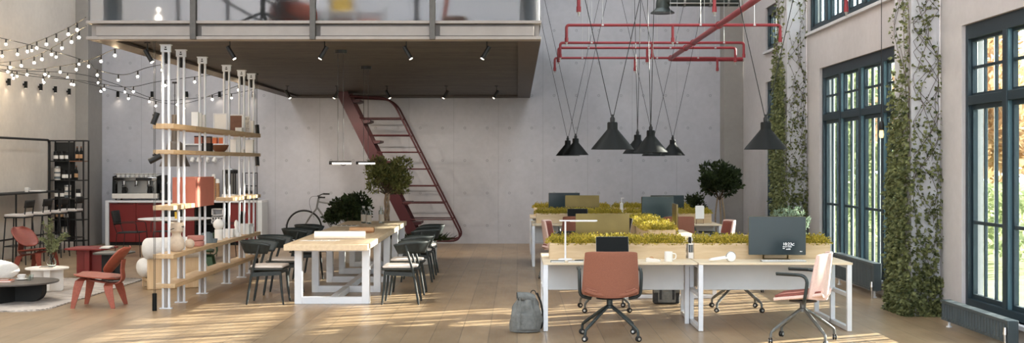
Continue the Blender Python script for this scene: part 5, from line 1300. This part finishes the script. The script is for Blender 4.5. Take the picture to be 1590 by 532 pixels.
boxr = thing('glass_tumbler', 'small dark glass standing on the round white table', 'glass', (RT[0]-.14, RT[1]-.3, .768), 0); MB().lathe([(0,0),(.03,0),(.034,.09),(.03,.09),(.026,.008),(0,.008)],(0,0,0),18).build('glass', M['clear'], boxr)

r = thing('storage_box', 'small yellow box standing on the round white table', 'box', (X(275,21.6), 21.6, .768)); MB().bx(-.035,.035,-.03,.03,0,.10).build('body', M['yellow'], r, bevel=.003); MB().bx(-.037,.037,-.032,.032,.10,.12).build('lid', M['yellow'], r, bevel=.003)
# ================================================================== KITCHEN COUNTER
KX0, KX1, KY, KZ = -8.88, -5.50, 25.7, .968
k = thing('kitchen_counter', 'long counter with white frame and oxblood red doors', 'cabinet', (0,0,0))
b = MB().bx(KX0, KX1, KY-.02, YB-.01, KZ-.045, KZ); b.build('worktop', M['white'], k, bevel=.003)
MB().bx(KX0, KX0+.075, KY-.02, YB-.01, 0, KZ-.045).build('end_panel', M['white'], k, bevel=.003); MB().bx(KX1-.13, KX1, KY-.02, YB-.01, 0, KZ-.045).build('end_panel', M['grey_panel'], k, bevel=.003)
MB().bx(KX0+.075, KX1-.13, KY+.06, YB-.01, 0, .07).build('plinth', M['black_soft'], k); MB().bx(KX0+.075, KX1-.13, YB-.05, YB-.02, .07, KZ-.045).build('back_panel', M['black_soft'], k)
xs = [X(170,KY), X(211,KY), X(252,KY), X(302,KY)]
def door(x0, x1):
    d = MB().bx(x0+.004, x1-.004, KY, KY+.022, .075, KZ-.06).build('door', M['red_door'], k, bevel=.002); MB().bx(x0+.05, x1-.05, KY-.006, KY, KZ-.085, KZ-.075).build('handle', M['black_soft'], d)
for a, c in zip(xs, xs[1:]): door(a, c)
door(X(356,KY), KX1-.132)
for x in (X(303,KY), X(355,KY)): MB().bx(x-.012,x+.012,KY+.02,YB-.05,.07,KZ-.05).build('partition', M['black_soft'], k)
MB().bx(X(303,KY)+.012, X(355,KY)-.012, KY+.04, YB-.05, .44, .46).build('niche_shelf', M['black_soft'], k)
nx = X(336,KY)
def crate_rack(x, z, w, h, lab, cols, rows):
    r = thing('storage_crate', lab, 'crate', (x, KY+.22, z), 0, 'white crates in the counter niche'); t = .018; b = MB()
    for i in range(cols+1): b.bx(-w/2+(w-t)*i/cols, -w/2+(w-t)*i/cols+t, -.15, .12, 0, h)
    for j in range(rows+1): b.bx(-w/2, w/2, -.15, .12, (h-t)*j/rows, (h-t)*j/rows+t)
    b.build('frame', M['white'], r); MB().bx(-w/2+.005,w/2-.005,.121,.135,0,h).build('back_panel', M['white'], r)
crate_rack(nx, .46, .26, .16, 'white pigeonhole crate in the dark counter niche', 4, 2); crate_rack(nx, .64, .25, .15, 'plain white crate on top of the pigeonhole crate', 1, 1); crate_rack(nx-.02, .07, .26, .15, 'white crate at the bottom of the dark counter niche', 2, 1)
# espresso machine
em = thing('espresso_machine', 'large chrome and black espresso machine on the kitchen counter', 'coffee machine', (X(212,25.85), 25.95, KZ))
for x in (-.42,.42):
    for y in (-.18,.18): MB().cyl((x,y,0),(x,y,.04),.02).build('foot', M['black'], em)
MB().bx(-.49,.49,-.24,.24,.04,.15).build('base', M['offwhite'], em, bevel=.012); MB().bx(-.44,.44,-.22,-.02,.151,.158).build('drip_tray', M['chrome'], em)
MB().bx(-.45,.45,.0,.22,.15,.42).build('back_panel', M['alu'], em, bevel=.004); MB().bx(-.47,.47,-.20,.22,.42,.50).build('body', M['chrome'], em, bevel=.012)
MB().bx(.02,.36,-.212,-.20,.43,.49).build('control_panel', M['black'], em)
for x in (-.475,.475): MB().prism([(-.22,.15),(.22,.15),(.22,.56),(-.20,.52)], -.012, .012, Matrix.Translation((x,0,0)) @ Matrix(((0,0,1,0),(1,0,0,0),(0,1,0,0),(0,0,0,1)))).build('side_panel', M['lamp_black'], em)
b = MB()
for z in (.57,): b.tube([(-.46,-.2,z),(.46,-.2,z),(.46,.2,z),(-.46,.2,z)], .008, 6, closed=True)
b.build('cup_rail', M['chrome'], em)
for x in (-.27,.0,.27):
    g_ = MB().lathe([(0,.34),(.038,.34),(.04,.42),(0,.42)],(x,-.10,0),20).build('group_head', M['chrome'], em); MB().lathe([(0,.315),(.034,.315),(.036,.34),(0,.34)],(x,-.10,0),18).build('portafilter', M['chrome'], g_); MB().cyl((x,-.13,.328),(x+.02,-.26,.315),.012,.014).build('handle', M['black'], g_)
for x in (-.40,.41): MB().tube(bent([(x,-.18,.42),(x,-.22,.36),(x-.02,-.20,.20)],.03), .006, 6).build('steam_wand', M['chrome'], em)
for x, h in ((-.27,.13),(.28,.15)): 
    j = thing('milk_jug', 'black milk jug under the %s group head of the espresso machine' % ('first','last')[x > 0], 'jug', (em.location.x+x, em.location.y-.10, KZ+.158), 0, 'jugs on the espresso machine')
    MB().lathe([(0,0),(.045,0),(.05,.02),(.04,h*.7),(.046,h),(.042,h),(.036,h*.7),(.044,.02),(0,.01)],(0,0,0),20).build('body', M['black_soft'], j); MB().tube(bent([(.042,0,h*.85),(.08,0,h*.8),(.075,0,.03),(.046,0,.03)],.02,4), .005, 6).build('handle', M['black_soft'], j)
cupp = None
for i in range(9):
    p = (em.location.x-.40+.1*i, em.location.y-.08, KZ+.50)
    c = thing('coffee_cup', 'white cup in the row on top of the espresso machine', 'cup', p, 0, 'cups on the espresso machine') if cupp is None else dup(cupp, p)
    if cupp is None:
        cupp = c; MB().lathe([(0,0),(.03,0),(.044,.04),(.047,.085),(.043,.085),(.038,.04),(.024,.008),(0,.008)],(0,0,0),20).build('cup', M['ceramic'], c); MB().tube(bent([(.04,0,.07),(.062,0,.065),(.055,0,.03),(.036,0,.03)],.012,4), .005, 6).build('handle', M['ceramic'], c)
gr = thing('coffee_grinder', 'black coffee grinder beside the espresso machine', 'grinder', (X(250,25.85)+.06, 25.9, KZ))
MB().prism(rrect(.16,.26,.03,4), 0, .36).build('body', M['black'], gr, bevel=.01); MB().lathe([(.04,.36),(.09,.46),(.09,.54),(.085,.545),(0,.55)],(0,0,0),24).build('hopper', mat('smoked hopper', (60,58,54), .2, 0, 0), gr)
MB().bx(-.03,.03,-.2,-.13,.16,.22).build('spout', M['chrome'], gr); MB().bx(-.06,.06,-.22,-.13,0,.015).build('tray', M['chrome'], gr)
cst = None
for k_, (px, n, lab) in enumerate(((331.5,9,'taller stack of brown paper cups on the counter'),(338,7,'shorter stack of brown paper cups on the counter'))):
    r = thing('paper_cup_stack', lab, 'paper cups', (X(px,25.9), 25.9, KZ), 0, 'paper cups on the counter')
    for j in range(n):
        MB().lathe([(.036,.052*j),(.046,.052*j+.06),(.048,.052*j+.062),(.044,.052*j+.06)],(0,0,0),18).build('cup', M['kraft'], r)
    MB().lathe([(.048,.052*(n-1)+.06),(.036,.052*(n-1)+.15),(0,.052*(n-1)+.15)],(0,0,0),18).build('lid', M['ceramic'], r)
br = thing('coffee_brewer', 'tall black and steel filter coffee urn on the counter', 'coffee machine', (X(357,25.9), 25.92, KZ))
MB().prism(rrect(.30,.34,.03,4), 0, .13).build('base', M['offwhite'], br, bevel=.01); MB().lathe([(0,.13),(.145,.13),(.15,.15),(.15,.58),(.155,.60),(.155,.64),(.13,.68),(0,.69)],(0,0,0),36).build('tank', M['alu'], br)
b = MB()
for a in range(7): b.bx(.152*math.cos(-2.7+a*.36)-.012,.152*math.cos(-2.7+a*.36)+.012,.152*math.sin(-2.7+a*.36)-.012,.152*math.sin(-2.7+a*.36)+.012,.14,.60)
b.build('heat_guard', M['black'], br); MB().lathe([(.158,.58),(.165,.6),(.165,.65),(.158,.66)],(0,0,0),36).build('lid_ring', M['black'], br); MB().cyl((0,-.15,.2),(0,-.21,.19),.016).cyl((0,-.2,.19),(0,-.2,.24),.01).build('tap', M['chrome'], br)
rk = thing('bottle_rack', 'small black wire rack with dark bottles at the counter end', 'rack', (X(387.5,25.9), 25.95, KZ))
b = MB()
for x in (-.13,.13):
    for y in (-.12,.12): b.bx(x-.008,x+.008,y-.008,y+.008,0,.60)
for z in (.02,.31,.59): b.bx(-.13,.13,-.128,-.112,z-.008,z+.008).bx(-.13,.13,.112,.128,z-.008,z+.008).bx(-.138,-.122,-.12,.12,z-.008,z+.008).bx(.122,.138,-.12,.12,z-.008,z+.008)
b.build('frame', M['black'], rk); MB().bx(-.122,.122,-.112,.112,.306,.314).bx(-.122,.122,-.112,.112,.016,.024).build('shelf', M['black_soft'], rk)
for i, (x, z) in enumerate(((-.07,.024),(.0,.024),(.07,.024))):
    o = thing('bottle', 'dark bottle standing in the wire rack at the counter end', 'bottle', (rk.location.x+x, 25.95, KZ+z), 0, 'bottles in the counter rack'); MB().lathe([(0,0),(.03,0),(.032,.16),(.012,.2),(.012,.26),(0,.262)],(0,0,0),16).build('body', M['black_soft'], o); MB().lathe([(.0325,.04),(.0325,.12)],(0,0,0),16).build('label_band', M['kraft'], o)
# wall shelf with mugs on hooks
ws = thing('wall_shelf', 'white wall shelf with hook rail above the kitchen counter', 'shelf', (-6.9, YB, 2.20))
MB().bx(-.52,.55,-.24,-.002,-.03,0).build('shelf_board', M['white'], ws); MB().tube([(-.5,-.14,-.29),(.5,-.14,-.29)], .008, 6).cyl((-.5,-.14,-.29),(-.5,-.14,-.03),.006,n=6).cyl((.5,-.14,-.29),(.5,-.14,-.03),.006,n=6).build('hook_rail', M['alu'], ws)
mugp = None
for px in (297,307,319.5,331):
    p = (X(px,26.16), 26.16, 1.80)
    if mugp is None:
        mugp = mug; 
    m_ = dup(mug, p, .8, 'white mug hanging from the hook rail below the wall shelf', 'mugs on the hook rail'); m_.name = 'hanging_mug'; m_.rotation_euler = (0,.45,.9)
    MB().tube([(X(px,26.16)+6.9-.0,-.14,-.29),(X(px,26.16)+6.9+.02,-.14,-.315),(X(px,26.16)+6.9,-.14,-.33)], .004, 5).build('hook', M['alu'], ws)
for px, w_, h, m_, lab in ((309,.17,.17,'terracotta','terracotta box on the white wall shelf'),(323,.15,.16,'brown','walnut box on the white wall shelf'),(334,.09,.14,'orange_box','orange jar box on the wall shelf, before the last one'),(344,.09,.14,'orange_box','last orange jar box on the white wall shelf')):
    r = thing('canister', lab, 'box', (X(px,26.17), 26.17, 2.20), 0, 'canisters on the wall shelf'); MB().bx(-w_/2,w_/2,-.07,.07,0,h*.85).build('body', M[m_], r, bevel=.004); MB().bx(-w_/2-.003,w_/2+.003,-.073,.073,h*.85,h).build('lid', M['black_soft'] if h > .15 else M['kraft'], r, bevel=.003)

# ================================================================== BAR ALONG THE SIDE WALL
ba = thing('bar_counter', 'thin black bar counter with tall tube frame along the plain wall', 'counter', (0,0,0))
BY0, BY1 = 17.2, 23.45
MB().bx(XL+.02, -8.97, BY0, BY1, 1.205, 1.235).build('worktop', M['black_soft'], ba, bevel=.003)
for x, zt in ((-9.22,2.226),):
    MB().tube(bent([(x,BY1+.02,0.01),(x,BY1+.02,zt),(x,BY0,zt),(x,BY0,.01)],.09,5), .022, 10).build('frame', M['black'], ba)
MB().cyl((-9.0,BY0,.42),(-9.0,BY1,.42),.016).build('foot_rail', M['black'], ba)
for y in (BY0+.1, 19.4, 21.4, BY1-.05): MB().cyl((-9.0,y,0),(-9.0,y,1.205),.016).build('leg', M['black'], ba)
def make_stool():
    r = thing('bar_stool', 'x', 'stool'); Hs = .88
    MB().prism(rrect(.40,.38,.05,4), Hs-.045, Hs).build('seat', M['cushion'], r, bevel=.012, seg=3); MB().prism(rrect(.41,.39,.05,4), Hs-.065, Hs-.045).build('seat_frame', M['black'], r)
    for sx_ in (-1,1):
        MB().cyl((sx_*.17,.16,Hs-.06),(sx_*.215,.20,0),.012,n=8).build('leg', M['black'], r)
        MB().tube(bent([(sx_*.215,-.21,0),(sx_*.17,-.165,Hs-.05),(sx_*.17,-.20,Hs+.22)],.04), .012, 8).build('leg', M['black'], r)
    b = MB(); z = .32
    for p, q in (((-.2,.185),(.2,.185)),((-.2,-.195),(.2,-.195)),((-.2,-.195),(-.2,.185)),((.2,-.195),(.2,.185))): b.cyl((*p,z),(*q,z),.009,n=8)
    b.build('foot_rail', M['black'], r)
    MB().grid(lambda u,v: Vector(((u-.5)*.40,-.19-.02*v-.03*math.cos((u-.5)*3)+.015,Hs+.11+.13*v)),10,3).build('backrest', M['black_soft'], r, solid=.016); return r
place_stool = placer(make_stool())
for y, lab in ((20.9,'fourth'),(21.7,'third'),(22.5,'second'),(23.3,'first')):
    place_stool((-8.74, y, 0), PI/2, 'black bar stool with pale seat at the bar counter, %s from the tall rack' % lab, 'bar stools')
def onB(px, Y): return (X(px,Y), Y, 1.235)
p = onB(58,22.1); c = dup(cupp, (-9.12,22.15,1.235), .5, 'white cup on the thin black bar counter', 'things on the bar counter')
book('book', -9.15, 22.75, .22, .34, .018, M['paper'], 'white open book lying on the bar counter', 'book', .1, None, 1.235)
# tall black rack with jars
RX0, RX1, RY = -9.40, -8.70, 23.92
tr = thing('bottle_shelf', 'tall black steel rack of jars and bottles in the corner', 'shelf', (0,0,0)); b = MB()
for x in (RX0+.012, -9.0, RX1-.012):
    for y in (RY+.012, RY+.30): b.bx(x-.013,x+.013,y-.013,y+.013,0,2.235)
for x0, x1 in ((RX0+.025,-9.013),(-8.987,RX1-.025)):
    for y in (RY+.012, RY+.30): b.bx(x0,x1,y-.012,y+.012,2.21,2.235)
b.bx(RX0,RX0+.025,RY+.025,RY+.287,2.21,2.235).bx(RX1-.025,RX1,RY+.025,RY+.287,2.21,2.235); b.build('frame', M['black'], tr)
SZ = (1.82, 1.435, 1.06, .64, .22)
for z in SZ:
    MB().bx(RX0+.025,-9.013,RY+.0,RY+.31,z-.02,z).build('shelf_board', M['black_soft'], tr); MB().bx(-8.987,RX1-.025,RY+.0,RY+.31,z-.02,z).build('shelf_board', M['brown'] if z > 1.8 else M['black_soft'], tr)
MB().bx(RX0+.025,-9.013,RY+.312,RY+.32,.2,2.2).build('mesh_panel', mat('dark perforated panel', (44,44,42), .6, .2, .3, 120), tr)
def jar(x, z, kind, lab):
    r = thing('jar' if kind < 2 else 'bottle', lab, 'jar' if kind < 2 else 'bottle', (x, RY+.13, z), 0, 'jars and bottles on the tall rack')
    if kind == 0:
        MB().lathe([(0,0),(.045,0),(.047,.01),(.047,.15),(.04,.165),(0,.166)],(0,0,0),18).build('body', M['black_soft'], r); MB().lathe([(.048,.04),(.048,.11)],(0,0,0),18).build('label_band', M['paper'], r); MB().lathe([(.04,.165),(.045,.17),(.045,.19),(0,.195)],(0,0,0),18).build('lid', M['black'], r)
    elif kind == 1:
        MB().lathe([(0,0),(.06,0),(.062,.01),(.062,.24),(0,.242)],(0,0,0),20).build('body', M['offwhite'], r); MB().lathe([(.063,.02),(.063,.07)],(0,0,0),20).lathe([(.063,.13),(.063,.16)],(0,0,0),20).build('label_band', M['bluegrey'], r); MB().lathe([(.064,.235),(.066,.24),(.066,.27),(0,.275)],(0,0,0),20).build('lid', M['alu'], r)
    else:
        MB().lathe([(0,0),(.034,0),(.036,.18),(.014,.22),(.014,.28),(0,.282)],(0,0,0),18).build('body', M['lamp_black'], r); MB().lathe([(.037,.05),(.037,.13)],(0,0,0),18).build('label_band', M['kraft'], r); MB().lathe([(.016,.26),(.016,.29),(0,.29)],(0,0,0),14).build('cap', M['brown'], r)
lv_ = ('top','second','third','fourth','lowest')
spec_ = [[(-.33,0),(-.21,0),(-.10,0),(.12,2),(.2,2)],[(-.30,1),(-.16,0),(-.07,0),(.10,2)],[(-.31,0),(-.2,0),(-.09,1),(.14,0)],[(-.30,2),(-.22,2),(-.12,0)],[(-.3,0),(-.15,1)]]
for i, row in enumerate(spec_):
    for j, (dx_, kd) in enumerate(row):
        jar(-9.0+dx_+(.02 if dx_ < 0 else 0), SZ[i], kd, '%s, %s level of the black rack, %s from the wall' % (('small dark jar with white label','tall pale tin with grey bands','dark bottle with tan label')[kd], lv_[i], ('first','second','third','fourth','fifth')[j]))
# ================================================================== LIGHT, WORLD, CAMERA
w = bpy.data.worlds.new('daylight'); scene.world = w; w.use_nodes = True
bg = w.node_tree.nodes['Background']; bg.inputs['Color'].default_value = (.86,.93,1.0,1); bg.inputs['Strength'].default_value = 3.6
sun = bpy.data.lights.new('sun', 'SUN'); sun.energy = 40.0; sun.angle = math.radians(.6); sun.color = (1.0,.90,.76)
so = bpy.data.objects.new('sun', sun); COL.objects.link(so)
so.rotation_euler = Vector((-1,-.48,-.335)).to_track_quat('-Z','Y').to_euler()
def spot(name, p, d, e, col, ang=70, blend=.6, size=.03):
    l = bpy.data.lights.new(name, 'SPOT'); l.energy = e; l.color = col; l.spot_size = math.radians(ang); l.spot_blend = blend; l.shadow_soft_size = size
    o = bpy.data.objects.new(name, l); COL.objects.link(o); o.location = p; o.rotation_euler = Vector(d).to_track_quat('-Z','Y').to_euler(); return o
for px in (229,357,504,631,756): spot('track_spot_light', (X(px,14.25), 14.25, 2.94), (0,.35,-1), 60, (1,.86,.70), 110)
for px in (446,523,601,693,771): spot('track_spot_light', (X(px,22.8), 22.8, 2.94), (0,.8,-1), 70, (1,.87,.72), 120)
for px in (14,40,63.5,86,107.5):
    Y_ = (9.43-.055)*S/(VX-px); spot('wall_lamp_light', (XL+.06, Y_, 3.19), (.12,0,-1), 1.6, (1,.84,.64), 150, 1)
for px in (182,235,289,340,392.6): spot('wall_lamp_light', (X(px,26.2), YB-.06, 3.21), (0,-.12,-1), 1.6, (1,.86,.68), 150, 1)
def portal(c, rot, sx_, sy_):
    l = bpy.data.lights.new('daylight_portal', 'AREA'); l.shape = 'RECTANGLE'; l.size = sx_; l.size_y = sy_; l.cycles.is_portal = True
    o = bpy.data.objects.new('daylight_portal', l); COL.objects.link(o); o.location = c; o.rotation_euler = rot
for a_, b_ in ADDED_SKY:
    for y0_, y1_ in ((2.0,9.4),(10.2,17.4),(18.2,25.6)): portal(((a_+b_)/2,(y0_+y1_)/2,H+1.1),(0,0,0),b_-a_,y1_-y0_)
for y0_, y1_, z0_, z1_ in LOW+UP: portal((XR+.25,(y0_+y1_)/2,(z0_+z1_)/2),(0,PI/2,0),z1_-z0_,y1_-y0_)
portal(((XL+XR)/2,Y0-.02,H/2),(-PI/2,0,0),XR-XL,H)
cam = bpy.data.cameras.new('camera'); co = bpy.data.objects.new('camera', cam); COL.objects.link(co)
co.location = (0,0,EH); co.rotation_euler = (PI/2,0,0)
cam.sensor_width = 36; cam.sensor_fit = 'HORIZONTAL'; cam.lens = 36*S/1590; cam.shift_x = -8/1590; cam.shift_y = -12/1590; cam.clip_end = 300
scene.camera = co
vs = scene.view_settings; vs.view_transform = 'Standard'; vs.look = 'None'; vs.exposure = 0.10; vs.gamma = 1; vs.use_curve_mapping = False
cy = scene.cycles; cy.use_denoising = True; cy.max_bounces = 10; cy.diffuse_bounces = 6; cy.transparent_max_bounces = 12; cy.transmission_bounces = 10; cy.sample_clamp_indirect = 6; cy.caustics_reflective = False; cy.caustics_refractive = False
